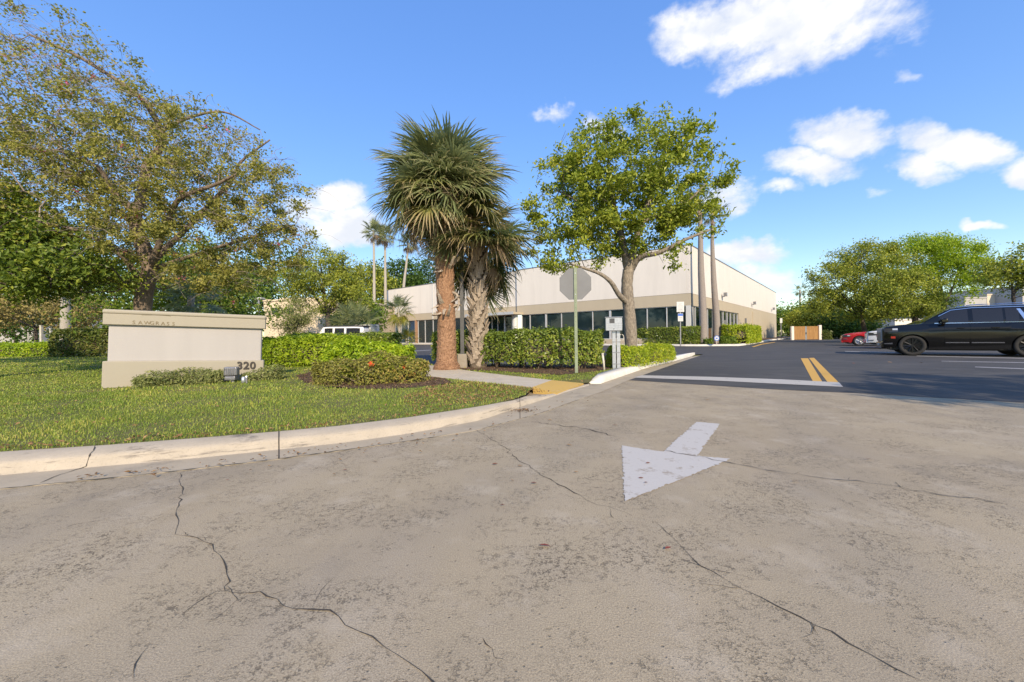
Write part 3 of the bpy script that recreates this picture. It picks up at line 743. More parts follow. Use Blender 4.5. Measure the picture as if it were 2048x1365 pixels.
# ------------------------------------------------------------------ leaves as small folded quads
def leaf_geo(C, N, Lg, Wd, rng, fold=.15):
    n = len(C); N = N / (np.linalg.norm(N, axis=1)[:, None] + 1e-9)
    T = rng.normal(0, 1, (n, 3)); T -= N * (T * N).sum(1)[:, None]; T /= np.linalg.norm(T, axis=1)[:, None] + 1e-9
    Sd = np.cross(N, T); Lg = np.broadcast_to(Lg, n)[:, None]; Wd = np.broadcast_to(Wd, n)[:, None]
    V = np.empty((n, 4, 3))
    V[:, 0] = C - T * Lg / 2; V[:, 2] = C + T * Lg / 2 - N * Lg * fold
    V[:, 1] = C + Sd * Wd / 2 + N * Wd * fold; V[:, 3] = C - Sd * Wd / 2 + N * Wd * fold
    return V.reshape(-1, 3), np.arange(n * 4).reshape(n, 4)
def leaf_obj(name, C, N, Lg, Wd, mat, rng, parent, origin, midx=None):
    V, F = leaf_geo(C, N, Lg, Wd, rng)
    return put(name, mesh_np(name, V - np.array(origin), F, mat, midx), parent)
def rsphere(n, rng):
    v = rng.normal(0, 1, (n, 3)); return v / np.linalg.norm(v, axis=1)[:, None]

# ------------------------------------------------------------------ a tree grown towards points spread through its crown
def grow(limbs, pts, rng, step=.35, jit=.07, up=.15):
    """limbs: list of (polyline, parent index). Returns nodes, parents, number of limb nodes"""
    nodes, par = [], []
    for P in limbs:
        st = 0; p_ = -1
        if nodes:
            d = np.linalg.norm(np.array(nodes) - P[0], axis=1); p_ = int(d.argmin()); st = 1
        for q in P[st:]:
            nodes.append(np.array(q)); par.append(p_); p_ = len(nodes) - 1
    nl = len(nodes)
    A = np.zeros((len(pts) * 14 + nl + 10, 3)); A[:nl] = nodes; n = nl
    dep = np.zeros(len(A)); 
    for i in range(nl): dep[i] = 0 if par[i] < 0 else dep[par[i]] + np.linalg.norm(A[i] - A[par[i]])
    start = max(1, int(nl * .0))
    d0 = np.array([np.linalg.norm(A[:nl] - p, axis=1).min() for p in pts])
    zmin = limbs[0][0][2] + (limbs[0][-1][2] - limbs[0][0][2]) * .5
    for j in np.argsort(d0):
        p = pts[j]
        dv = np.linalg.norm(A[:n] - p, axis=1) + .12 * dep[:n] + (A[:n, 2] < zmin) * 3.0 + np.maximum(0, A[:n, 2] - p[2]) * .25
        i = int(dv.argmin()); a = A[i].copy(); L_ = np.linalg.norm(p - a)
        k = min(12, max(1, int(L_ / step))); prev = i
        mid = (a + p) / 2 + np.array((0, 0, up * L_)) + rng.normal(0, .08 * L_, 3)
        for s_ in range(1, k + 1):
            t = s_ / k; q = a * (1 - t) ** 2 + 2 * mid * t * (1 - t) + p * t * t
            if s_ < k: q = q + rng.normal(0, jit, 3) * min(1, L_)
            A[n] = q; par.append(prev); dep[n] = dep[prev] + np.linalg.norm(q - A[prev]); prev = n; n += 1
            if n >= len(A) - 2: break
    return A[:n], np.array(par), nl
def radii(A, par, rtip, expo, rmax):
    n = len(A); w_ = np.zeros(n); ch = np.zeros(n, int)
    for i in range(n):
        if par[i] >= 0: ch[par[i]] += 1
    w_[ch == 0] = 1
    for i in range(n - 1, -1, -1):
        if par[i] >= 0: w_[par[i]] += w_[i]
    return np.minimum(rmax, rtip * np.maximum(w_, 1) ** expo), ch
def edge_tubes(A, par, R, sel, seg=5):
    idx = np.array([i for i in sel if par[i] >= 0]); p0 = A[par[idx]]; p1 = A[idx]
    r1 = R[idx]; r0 = np.minimum(R[par[idx]], r1 * 1.5)
    T = p1 - p0; T /= np.linalg.norm(T, axis=1)[:, None] + 1e-9
    ref = np.where(np.abs(T[:, 2:3]) < .9, np.array((0, 0, 1.0)), np.array((1.0, 0, 0)))
    a = np.cross(T, ref); a /= np.linalg.norm(a, axis=1)[:, None]; b = np.cross(T, a)
    n = len(idx); V = np.empty((n, 2, seg, 3))
    for k in range(seg):
        o = math.cos(2 * math.pi * k / seg) * a + math.sin(2 * math.pi * k / seg) * b
        V[:, 0, k] = p0 - T * .3 * r0[:, None] + o * r0[:, None]; V[:, 1, k] = p1 + o * r1[:, None]
    base = np.arange(n)[:, None] * (2 * seg); k = np.arange(seg)
    F = np.stack([base + k, base + (k + 1) % seg, base + seg + (k + 1) % seg, base + seg + k], 2).reshape(-1, 4)
    return V.reshape(-1, 3), F
def blob_points(blobs, n, rng, shell=.5):
    """random points through a set of ellipsoids (centre, radii), denser near the outside"""
    vol = np.array([r[0] * r[1] * r[2] for c, r in blobs]); cnt = rng.multinomial(n, vol / vol.sum()); out = []
    for (c, r), k in zip(blobs, cnt):
        u = rng.random(k) ** (1 / 3); u = u * (1 - shell) + shell * (1 - (1 - u) * .35) if shell else u
        out.append(np.array(c) + rsphere(k, rng) * u[:, None] * np.array(r))
    return np.concatenate(out)
def make_tree(name, label, catg, base, limbs, limb_r, blobs, npts, nleaf, leaf, bark, seed, spread=.3, rtip=.006, expo=.42,
              wd=.5, twigbark=None, group=None, shell=.4, step=.35, upn=.5, keep=None, seglimb=9, up=.15, jit=.07, zmin=None, density=None, clump=1.0):
    rng = np.random.default_rng(seed); base = np.array(base, float)
    t = thing(name, label, catg, base, group=group)
    pts = blob_points(blobs, npts, rng, shell)
    if keep is not None: pts = pts[keep(pts)]
    if zmin is not None: pts = pts[pts[:, 2] > zmin]
    sl = [smooth_path(P, max(6, int(len(P) * 4))) for P in limbs]
    A, par, nl = grow(sl, pts, rng, step, up=up, jit=jit)
    R, ch = radii(A, par, rtip, expo, .25)
    Vs, Fs = [], []
    for P, (ra, rb) in zip(sl, limb_r):
        rr = np.linspace(ra, rb, len(P)); 
        if P is sl[0]: rr[0] *= 1.35; rr[1] *= 1.12
        rr = rr * (1 + rng.normal(0, .03, len(rr)))
        v, f = tube(P, rr, seglimb, True); Vs.append(v); Fs.append(f)
    V, F = cat(*zip(Vs, Fs))
    wpart('trunk', V, F, bark, t, smooth=True)
    V, F = edge_tubes(A, par, R, range(nl, len(A)), 5)
    wpart('branches', V, F, twigbark or bark, t, smooth=True)['kind'] = 'stuff'
    # leaves: in clumps round every twig end
    dens = np.ones(len(pts)) if density is None else np.clip(density(pts), 0, None)
    pr = dens * rng.gamma(clump, 1.0, len(pts)); pr /= pr.sum()
    ci = rng.choice(len(pts), nleaf, p=pr)
    C = pts[ci] + rng.normal(0, spread * .55, (nleaf, 3)) * np.array((1, 1, .75))
    ctr = np.array([b[0] for b in blobs]).mean(0)
    N = rsphere(nleaf, rng) * 1.0 + np.array((0, 0, upn)) + (C - ctr) / (np.linalg.norm(C - ctr, axis=1)[:, None]) * .55
    Lg = leaf[1] * rng.uniform(.65, 1.3, nleaf)
    leaf_obj('crown', C, N, Lg, Lg * wd, leaf[0], rng, t, base)
    return t, pts, A, par, R
def pxblob(cx, cy, rx, ry, d, rd=None):
    k = d / FPX; return (at(cx, cy, d), (rx * k, rd if rd else (rx * k), ry * k))

# ------------------------------------------------------------------ hedges: leaves over a rounded trimmed body
def hedge(name, label, path, width, z0, z1, leaf, mat, per_m2, seed, group=None, bump=.05, round_=.38, catg='hedge', core=True, stems=0, lift=0.0, depth=.06, wd=.5, taper=0.0):
    rng = np.random.default_rng(seed); P = resample(path, 60); P[:, 2] = 0
    base = P[30].copy(); base[2] = z0
    t = thing(name, label, catg, base, group=group)
    seglen = np.linalg.norm(np.diff(P, axis=0), axis=1).sum(); h = z1 - z0
    T = np.gradient(P, axis=0); T /= np.linalg.norm(T, axis=1)[:, None]; Nn = np.stack([-T[:, 1], T[:, 0], 0 * T[:, 0]], 1)
    ph = rng.uniform(0, 6, 8)
    def wob(u, th): return bump * (np.sin(u * seglen * 2.1 + ph[0]) + np.sin(u * seglen * 4.7 + th * 2 + ph[1]) * .7 + np.sin(u * seglen * 8.3 - th * 3 + ph[2]) * .5)
    def surf(u, th, k=1.0):
        i = u * 59; i0 = np.clip(i.astype(int), 0, 58); f = (i - i0)[:, None]
        c = P[i0] * (1 - f) + P[i0 + 1] * f; nn = Nn[i0] * (1 - f) + Nn[i0 + 1] * f; tt = T[i0]
        e = np.minimum(u, 1 - u) * seglen; endk = np.clip(e / (width * .45), 0.02, 1) ** .4
        co, si = np.cos(th), np.sin(th)
        x = np.sign(co) * np.abs(co) ** round_ * width / 2 * endk; z = np.abs(si) ** round_ * h * (1 - taper * (1 - endk))
        x = x * (1 - .12 * (1 - z / h) * 0)
        d = wob(u, th)
        off = nn * (x * k + np.sign(co) * np.abs(co) * d)[:, None] + np.array((0, 0, 1.0)) * (z * (1 - (1 - k) * .5) + d * si)[:, None]
        nrm = nn * co[:, None] + np.array((0, 0, 1.0)) * si[:, None] + tt * (np.where(u < .5, -1, 1) * (endk < .95) * .8)[:, None]
        q = c + off; q[:, 2] += z0
        return q, nrm
    area = seglen * (width + 2 * h) + 2 * width * h; n = int(area * per_m2)
    u = rng.random(n); u = np.where(rng.random(n) < width * h / area * 2, np.where(rng.random(n) < .5, rng.random(n) * .3 * width / seglen, 1 - rng.random(n) * .3 * width / seglen), u)
    # pick the angle so that leaves spread evenly over sides and top
    q = rng.random(n) * (2 * h + width); lo = math.atan(1) 
    th = np.where(q < h, np.arcsin(np.clip((q / h), 0, 1) ** (1 / round_)), np.where(q < h + width, np.arccos(np.clip(1 - 2 * (q - h) / width, -1, 1) * 1.0), math.pi - np.arcsin(np.clip((2 * h + width - q) / h, 0, 1) ** (1 / round_))))
    mid = (q >= h) & (q < h + width); xx = 1 - 2 * (q - h) / width
    th = np.where(mid, np.arccos(np.sign(xx) * np.abs(np.clip(xx, -1, 1)) ** (1 / round_)), th)
    C, N = surf(u, th); N /= np.linalg.norm(N, axis=1)[:, None] + 1e-9
    C = C - N * (rng.exponential(depth, n) - depth * .4)[:, None] + rng.normal(0, .012, (n, 3))
    if lift: 
        k = (C[:, 2] - z0) > lift * rng.uniform(.5, 1.25, n); C, N = C[k], N[k]
    C = C + N * np.where(rng.random(len(C)) < .05, rng.random(len(C)) * leaf * 1.3, 0)[:, None]     # young shoots stand proud of the trimmed face
    C[:, 2] = np.maximum(C[:, 2], z0 + .01)
    n = len(C)
    Lg = leaf * rng.uniform(.45, 1.45, n)
    leaf_obj('foliage', C, N * .8 + rsphere(n, rng) * .9 + np.array((0, 0, .35)), Lg, Lg * wd, ML[mat] if isinstance(mat, str) else mat, rng, t, base)
    # woody stems, plus an added solid core that stops the view through
    Vs, Fs = [], []
    ns = int(stems or seglen * 5)
    for k in range(ns):
        u0 = rng.random(1) * .96 + .02; th0 = rng.uniform(.3, math.pi - .3, 1); e, _ = surf(u0, th0, .9)
        i0 = int(u0[0] * 59); b0 = P[i0] + Nn[i0] * rng.normal(0, width * .12); b0[2] = z0 - .02
        for br in range(3):
            e2, _ = surf(np.clip(u0 + rng.normal(0, .25 / seglen, 1), .01, .99), rng.uniform(.3, math.pi - .3, 1), .88)
            m_ = (b0 + e2[0]) / 2 + rng.normal(0, .05, 3); 
            v, f = tube(smooth_path([b0, m_ * .6 + b0 * .4 + np.array((0, 0, h * .1)), e2[0]], 5), np.linspace(.016, .005, 5), 4, False); Vs.append(v); Fs.append(f)
    if core:
        uu = np.linspace(0.02, .98, 26); tt = np.linspace(.05, math.pi - .05, 9)
        Uu, Tt = np.meshgrid(uu, tt, indexing='ij'); q_, _ = surf(Uu.ravel(), Tt.ravel(), .52)
        ctr = np.interp(Uu.ravel(), np.linspace(0, 1, 60), P[:, 0]), np.interp(Uu.ravel(), np.linspace(0, 1, 60), P[:, 1])
        q_[:, 2] = np.maximum(z0 + lift + (q_[:, 2] - z0 - lift) * .84, z0 + lift * .9)
        q_ += rng.normal(0, .02, q_.shape)
        Vs.append(q_); Fs.append([(i * 9 + k, i * 9 + k + 1, (i + 1) * 9 + k + 1, (i + 1) * 9 + k) for i in range(25) for k in range(8)])
    V, F = cat(*zip(Vs, Fs))
    wpart('stems', V, F, MB['stem'], t)
    return t

# ------------------------------------------------------------------ palms
def mat_frond(name, g0, g1, tipc, tip0=.62):
    m, n, b = new_mat(name)
    a = n.n('ShaderNodeAttribute', attribute_name='along').outputs['Fac']
    rnd = n.n('ShaderNodeNewGeometry').outputs['Random Per Island']
    oi = n.n('ShaderNodeObjectInfo').outputs['Random']
    c = n.mix(n.math('ADD', n.math('MULTIPLY', rnd, .6), n.math('MULTIPLY', oi, .4)), g0, g1)
    tf = n.mr(n.math('ADD', a, n.math('MULTIPLY', n.math('SUBTRACT', oi, .5), .3)), tip0, tip0 + .3)
    c = n.mix(tf, c, tipc)
    setb(n, b, color=c, rough=.38, spec=.4)
    tr = n.n('ShaderNodeBsdfTranslucent', {'Color': c})
    mx = n.n('ShaderNodeMixShader', {0: .42, 1: b.outputs[0], 2: tr.outputs[0]})
    n.t.links.new(mx.outputs[0], [x for x in n.t.nodes if x.type == 'OUTPUT_MATERIAL'][0].inputs[0]); return m
MF = {'green': mat_frond('palm_frond_green', (.17, .21, .085), (.34, .37, .16), (.44, .36, .19), .76),
      'yellow': mat_frond('palm_frond_yellowing', (.19, .22, .065), (.35, .34, .10), (.48, .37, .20), .60),
      'dead': mat_frond('palm_frond_dead', (.26, .18, .11), (.42, .31, .20), (.40, .30, .20), .6),
      'dark': mat_frond('palm_frond_dark', (.06, .095, .035), (.15, .185, .065), (.32, .25, .12), .76),
      'gold': mat_frond('palm_frond_golden', (.20, .22, .03), (.40, .36, .05), (.45, .36, .08), .7)}
def frond_mesh(name, mat, rng, pet=.75, L=.95, nl=38, spread=2.25, droop=.35, wid=.042, costa=.35, fold=.25, jag=.12):
    """a fan leaf: stalk along +X, curved midrib, narrow drooping leaflets"""
    V, F, at_ = [], [], []
    def strip(P, W, N_, a0, a1):
        k0 = len(V); m = len(P)
        T = np.gradient(P, axis=0); sd = np.cross(N_, T); sd /= np.linalg.norm(sd, axis=1)[:, None] + 1e-9
        for i in range(m):
            V.append(P[i] + sd[i] * W[i] / 2); V.append(P[i] - sd[i] * W[i] / 2)
            at_.extend([a0 + (a1 - a0) * i / (m - 1)] * 2)
        for i in range(m - 1): F.append((k0 + 2 * i, k0 + 2 * i + 1, k0 + 2 * i + 3, k0 + 2 * i + 2))
    t = np.linspace(0, 1, 6)[:, None]
    pp = np.hstack([t * pet, 0 * t, -.10 * pet * t ** 2]); strip(pp, np.linspace(.05, .022, 6), np.tile((0, 0, 1.0), (6, 1)), 0, 0)
    strip(pp, np.linspace(.03, .018, 6), np.tile((0, 1.0, 0), (6, 1)), 0, 0)
    tip = pp[-1]
    for i in range(nl):
        f = (i + .5) / nl * 2 - 1; ph = f * spread
        st = tip + np.array((costa * (1 - abs(f)) * .9, 0, -.12 * (1 - abs(f)) ** 2 * costa * 2))
        dirx = np.array((math.cos(ph), math.sin(ph), 0)); l = L * (1 - .30 * abs(f) ** 1.5) * rng.uniform(1 - jag, 1 + jag)
        s_ = np.array((0, .22, .5, .78, 1.0)); dr = droop * rng.uniform(.6, 1.5)
        P = st + dirx * (s_ * l)[:, None]
        P[:, 2] += fold * math.sin(abs(ph)) * s_ * l * .6 - dr * l * s_ ** 2.2
        P[:, :2] *= (1 - .10 * dr * s_ ** 2)[:, None]
        P[-1] += rng.normal(0, .03, 3)
        N_ = np.tile(np.array((0, 0, 1.0)) + np.array((-dirx[1], dirx[0], 0)) * rng.uniform(-.6, .6), (5, 1))
        strip(P, wid * np.array((.55, 1.0, .85, .5, .06)) * rng.uniform(.8, 1.15), N_, .2, 1.0)
    return mesh_np(name, np.array(V), np.array(F), mat, attrs={'along': at_})
def crown_of(parent, apex, meshes, n, el0, el1, rng, scale=1.0, pw=1.0, off=.10, kinds=None, zdrop=.45, az0=0.0, front=-90):
    """fronds in a spiral round the top of the stem, upright ones first"""
    org = np.array(root_of(parent).location)
    for k in range(n):
        f = k / max(1, n - 1); az = az0 + k * 2.39996 + rng.normal(0, .18); el = el0 + (el1 - el0) * f ** pw + rng.normal(0, 6)
        el = math.radians(max(el, front) if math.sin(az) < -.45 else el)
        kind = kinds(f, rng) if kinds else 0
        me = meshes[kind][rng.integers(len(meshes[kind]))]
        o = put('frond', me, parent)
        R_ = Matrix.Rotation(az, 4, 'Z') @ Matrix.Rotation(-el, 4, 'Y') @ Matrix.Rotation(rng.normal(0, .45), 4, 'X')
        p = np.array(apex) - org + np.array((math.cos(az) * off, math.sin(az) * off, -zdrop * f))
        s_ = scale * rng.uniform(.85, 1.12)
        o.matrix_local = Matrix.Translation(tuple(p)) @ R_ @ Matrix.Scale(s_, 4)
def palm_trunk(P, R, seg, rng, rough=0.05, bumpy=40):
    pts = smooth_path(P, bumpy); rr = np.interp(np.linspace(0, 1, bumpy), np.linspace(0, 1, len(R)), R)
    return tube(pts, rr, seg, True, rough, rng)
rp = np.random.default_rng(21)
SAB = {'green': [frond_mesh('frond', MF['green'], rp, .62, .95, 46, 2.3, .45, .052) for _ in range(4)],
       'yellow': [frond_mesh('frond', MF['yellow'], rp, .80, .95, 42, 2.15, .50, .050) for _ in range(3)],
       'dead': [frond_mesh('frond', MF['dead'], rp, .55, .80, 26, 1.2, 1.1, .038, .2, .05, .3) for _ in range(3)],
       'dark': [frond_mesh('frond', MF['dark'], rp, .85, 1.0, 46, 2.2, .45, .052) for _ in range(3)],
       'gold': [frond_mesh('frond', MF['gold'], rp, .7, .9, 30, 2.0, .6) for _ in range(2)]}
# --- tall cabbage palm with the bare reddish trunk
DP = 11.0
b = gp(892, 733, LZ); b = np.array((at(892, 600, DP)[0], DP, LZ))
t = thing('cabbage_palm', 'tall fan palm with a bare reddish trunk and two rings of grey leaf stubs', 'palm tree', b)
ax = at(889, 372, DP)
V, F = palm_trunk([b - (0, 0, .05), b + (0, 0, .12), b + (0, 0, .35), at(893, 640, DP), at(890, 560, DP), at(888, 450, DP), ax], [.40, .36, .29, .25, .245, .25, .26, .27], 36, rp, .035, 110)
wpart('trunk', V, F, MB['palm_red'], t, smooth=False)
crown_of(t, ax, [SAB['green'], SAB['yellow'], SAB['dead']], 128, 66, -34, rp, 1.0, .80,
         kinds=lambda f, r: 2 if (f > .94 or (f > .7 and r.random() < .16)) else (1 if r.random() < (f - .3) * .95 else 0), zdrop=.5, front=-34)
# bark plates that peel away from the trunk
for k in range(46):
    z = rp.uniform(.5, 4.0); a = rp.uniform(0, 6.28); c = np.array((b[0] * 1.0 + (at(890, 560, DP)[0] - b[0]) * min(1, z / 3), DP, LZ + z)); o = np.array((math.cos(a), math.sin(a), 0)); s_ = np.array((-o[1], o[0], 0))
    w_, h_ = rp.uniform(.04, .09), rp.uniform(.03, .10)
    p = c + o * .235; q = [p - s_ * w_, p + s_ * w_, p + s_ * w_ * .7 + (0, 0, h_) + o * rp.uniform(.02, .06), p - s_ * w_ * .8 + np.array((0, 0, h_)) + o * rp.uniform(.02, .05)]
    wpart('bark_flake', q + [x - o * .015 for x in q], [(0, 1, 2, 3), (7, 6, 5, 4), (0, 3, 7, 4), (1, 5, 6, 2), (2, 6, 7, 3), (0, 4, 5, 1)], MB['palm_red'], t)
def boot_mesh(name, L, w0, w1, th, curve, split=True):
    """the old base of a leaf stalk: a tapering, outward curving woody tongue, split at the root"""
    V, F = [], []
    for i in range(6):
        s_ = i / 5; x = L * s_; z = curve * s_ ** 2; w_ = w0 + (w1 - w0) * s_; tt = th * (1 - .5 * s_)
        V += [(x, -w_ / 2, z), (x, w_ / 2, z), (x, w_ * .3, z + tt), (x, -w_ * .3, z + tt)]
    for i in range(5):
        k = i * 4; F += [(k, k + 1, k + 5, k + 4), (k + 1, k + 2, k + 6, k + 5), (k + 2, k + 3, k + 7, k + 6), (k + 3, k, k + 4, k + 7)]
    F += [(3, 2, 1, 0), (20, 21, 22, 23)]
    return mesh_py(name, V, F, MB['boot'])
BM = [boot_mesh('leaf_stub', .32, .15, .07, .05, .07), boot_mesh('leaf_stub', .26, .11, .05, .045, -.05), boot_mesh('leaf_stub', .38, .10, .045, .04, .14)]
def stub(parent, p, az, el, roll, k, s_=1.0):
    o = put('leaf_stub', BM[k], parent); org = np.array(root_of(parent).location)
    o.matrix_local = Matrix.Translation(tuple(np.array(p) - org)) @ Matrix.Rotation(az, 4, 'Z') @ Matrix.Rotation(-el, 4, 'Y') @ Matrix.Rotation(roll, 4, 'X') @ Matrix.Scale(s_, 4)
for (px, py, azd, eld, k, s_) in [(872, 524, 200, 15, 0, 1), (880, 537, 225, -20, 2, 1.1), (890, 545, 250, -25, 0, 1.1), (900, 541, 300, 25, 2, 1.1), (908, 530, 335, 30, 0, 1), (884, 526, 270, 20, 1, 1.1), (897, 528, 280, 10, 1, 1.1), (868, 520, 180, 25, 1, 1), (903, 517, 345, 30, 1, .9),
                                  (893, 603, 250, 35, 2, .9), (905, 607, 330, 15, 0, 1.1), (898, 622, 275, -15, 1, 1.2), (888, 629, 240, -20, 0, 1.15), (903, 632, 300, 25, 2, 1.15), (907, 620, 340, 35, 1, 1.2), (894, 612, 260, 40, 0, 1.1), (912, 612, 350, 10, 1, 1), (898, 636, 290, 18, 2, 1.1), (881, 614, 215, -10, 1, .9)]:
    p = at(px, py, DP); c = np.array((at(891, py, DP)[0], DP, p[2])); az = math.radians(azd); p = c + np.array((math.cos(az), math.sin(az), 0)) * .2
    stub(t, p, az + rp.normal(0, .1), math.radians(eld), rp.normal(0, .5), k, s_ * .95)
V, F = tube(smooth_path([at(905, 585, DP - .1), at(914, 590, DP - .2), at(918, 606, DP - .25), at(913, 622, DP - .2)], 8), np.linspace(.035, .025, 8), 6)
wpart('curled_stub', V, F, MB['boot'], t)
# --- shorter cabbage palm with criss-cross leaf bases
DQ = 11.6
b = np.array((at(954, 600, DQ)[0], DQ, LZ))
t = thing('cabbage_palm', 'shorter fan palm with a trunk wrapped in criss-cross leaf bases beside the lamp pole', 'palm tree', b)
ax = at(955, 478, DQ)
V, F = palm_trunk([b - (0, 0, .05), b + (0, 0, .15), (b + ax) / 2 + (.0, 0, 0), ax], [.27, .24, .19, .18, .17], 18, rp, .03, 50)
wpart('trunk', V, F, MB['stem'], t)
BOOT = [mesh_py('leaf_base', [(0, -.085, 0), (0, .085, 0), (.02, -.06, .14), (.02, .06, .14), (.075, -.038, .27), (.075, .038, .27), (-.02, 0, .05), (.115, -.02, .36), (.115, .02, .36), (.055, 0, .28)],
               [(0, 1, 3, 2), (2, 3, 5, 4), (4, 5, 8, 7), (0, 2, 6), (1, 6, 3), (2, 4, 9), (3, 9, 5), (4, 7, 9), (5, 9, 8)], MB['boot'])]
H = ax[2] - b[2] - .25
for k in range(230):
    f = (k + .5) / 230; az = k * 2.39996 + rp.normal(0, .06); z = LZ + .02 + H * f; c = b * (1 - f) + ax * f
    r_ = .20 + .04 * (1 - f) ** 3
    o = put('leaf_base', BOOT[0], t)
    o.matrix_local = Matrix.Translation((c[0] - b[0] + math.cos(az) * r_, c[1] - b[1] + math.sin(az) * r_, z - b[2])) @ Matrix.Rotation(az, 4, 'Z') @ Matrix.Rotation(rp.normal(0, .12) + (.35 if k % 2 else -.35), 4, 'X') @ Matrix.Scale(rp.uniform(.75, 1.05), 4)
crown_of(t, ax, [SAB['dark'], SAB['green'], SAB['yellow'], SAB['dead']], 54, 58, -58, rp, .90, .75,
         kinds=lambda f, r: 3 if r.random() < .10 * (f > .6) else (2 if r.random() < .12 else (1 if r.random() < .35 else 0)), zdrop=.4, az0=1.0, front=8)

# --- live oak on the island
DO = 12.9
b = np.array((at(1262, 640, DO)[0], DO, LZ))
trunk = [b - (0, 0, .1), b + (0, 0, .3), at(1259, 630, DO), at(1254, 575, DO), at(1257, 540, DO)]
l1 = [at(1257, 545, DO), at(1248, 500, DO), at(1240, 455, DO + .2), at(1225, 400, DO + .3), at(1215, 340, DO + .4)]
l2 = [at(1258, 548, DO), at(1266, 505, DO - .1), at(1285, 440, DO - .2), at(1310, 370, DO - .1), at(1330, 300, DO)]
l3 = [at(1258, 610, DO), at(1238, 590, DO - .3), at(1222, 565, DO - .5), at(1200, 548, DO - .6), at(1172, 538, DO - .6), at(1140, 528, DO - .6)]
l4 = [at(1262, 540, DO), at(1280, 515, DO - .3), at(1320, 505, DO - .7), at(1370, 480, DO - .9), at(1420, 460, DO - .9)]
l5 = [at(1243, 470, DO + .2), at(1200, 430, DO + .3), at(1150, 400, DO + .2), at(1110, 380, DO)]
l6 = [at(1283, 445, DO - .2), at(1340, 420, DO), at(1390, 390, DO + .3), at(1425, 350, DO + .5)]
ob = [pxblob(1240, 340, 120, 90, DO, 2.3), pxblob(1150, 400, 95, 95, DO, 1.9), pxblob(1350, 350, 105, 100, DO, 2.0), pxblob(1310, 285, 75, 50, DO, 1.4),
      pxblob(1180, 300, 70, 55, DO, 1.3), pxblob(1250, 430, 130, 70, DO, 2.0), pxblob(1390, 440, 70, 50, DO - .5, 1.3), pxblob(1110, 495, 60, 50, DO - .6, 1.0), pxblob(1150, 525, 60, 28, DO - .6, .8), pxblob(1160, 500, 60, 40, DO - .6, 1.0), pxblob(1345, 500, 45, 40, DO - .8, .9), pxblob(1300, 470, 60, 50, DO - .4, 1.2), pxblob(1200, 480, 60, 45, DO, 1.2)]
make_tree('live_oak', 'round-crowned oak with a pale forked trunk on the island behind the stop sign', 'tree', b, [trunk, l1, l2, l3, l4, l5, l6],
          [(.21, .175), (.14, .05), (.14, .05), (.095, .03), (.11, .03), (.07, .02), (.08, .02)], ob, 1000, 36000, (ML['oak'], .125), MB['oak'], 31, clump=.45, spread=.22, rtip=.0045, expo=.43, wd=.5, twigbark=MB['dark'], shell=.2)

# --- the big sparse orchid tree on the left
DT = 11.0
b = np.array((at(283, 640, DT)[0], DT, LZ))
trunk = [b - (0, 0, .1), at(284, 660, DT), at(288, 590, DT), at(300, 540, DT), at(285, 490, DT), at(272, 455, DT), at(270, 425, DT)]
L_ = [[at(271, 430, DT), at(245, 400, DT - .2), at(222, 382, DT - .3), at(206, 347, DT - .5), at(170, 320, DT - .8), at(110, 300, DT - 1)],
      [at(271, 425, DT), at(281, 398, DT), at(295, 328, DT), at(321, 295, DT), at(323, 262, DT - .1), at(291, 206, DT - .3), at(258, 178, DT - .4), at(225, 155, DT - .5), at(150, 110, DT - .6), at(60, 70, DT - .7)],
      [at(302, 540, DT), at(325, 470, DT - .4), at(350, 410, DT - .6), at(375, 389, DT - .7), at(430, 370, DT - .8), at(470, 350, DT - .9)],
      [at(298, 530, DT), at(380, 450, DT + .5), at(459, 366, DT + .7), at(483, 323, DT + .8), at(540, 280, DT + .9)],
      [at(290, 570, DT), at(230, 500, DT - .6), at(150, 460, DT - 1.2), at(60, 440, DT - 1.6)],
      [at(323, 262, DT - .1), at(380, 235, DT), at(450, 225, DT + .2), at(520, 260, DT + .3)],
      [at(321, 295, DT), at(300, 250, DT + .6), at(180, 200, DT + 1), at(90, 190, DT + 1.2)],
      [at(300, 540, DT), at(420, 500, DT + .2), at(520, 470, DT + .1), at(590, 450, DT)]]
tb = [pxblob(20, 250, 190, 170, DT, 2.6), pxblob(190, 250, 190, 130, DT, 2.6), pxblob(120, 110, 130, 80, DT, 1.4), pxblob(10, 90, 110, 80, DT, 1.2), pxblob(320, 330, 190, 120, DT, 2.6), pxblob(460, 370, 130, 115, DT, 2.0), pxblob(540, 420, 100, 105, DT, 1.5), pxblob(400, 270, 120, 70, DT, 1.4),
      pxblob(120, 420, 230, 110, DT, 2.6), pxblob(340, 490, 170, 90, DT, 2.2), pxblob(500, 510, 100, 70, DT, 1.5), pxblob(60, 520, 140, 70, DT - .6, 1.6), pxblob(-150, 350, 170, 220, DT, 2.6), pxblob(200, 560, 120, 45, DT, 1.4), pxblob(420, 560, 90, 45, DT, 1.1)]
def dn(p):
    z = (p[:, 2] - 3.0) / 6.0; return np.clip(1.25 - z * 1.0, .30, 1.4)
t, pts, A_, par_, R_ = make_tree('orchid_tree', 'big sparse spreading tree with bare twigs and a few pink flowers behind the monument sign', 'tree', b, [trunk] + L_,
          [(.22, .15), (.10, .03), (.12, .03), (.09, .03), (.09, .02), (.08, .02), (.05, .015), (.05, .015), (.06, .02)], tb, 3000, 92000, (ML['orchid'], .078), MB['orchid'], 41, clump=.55, spread=.20, rtip=.0040, expo=.40, wd=.62, twigbark=MB['twig'], shell=.25, up=.22, jit=.10, density=dn)
rf = np.random.default_rng(4); nf = 130
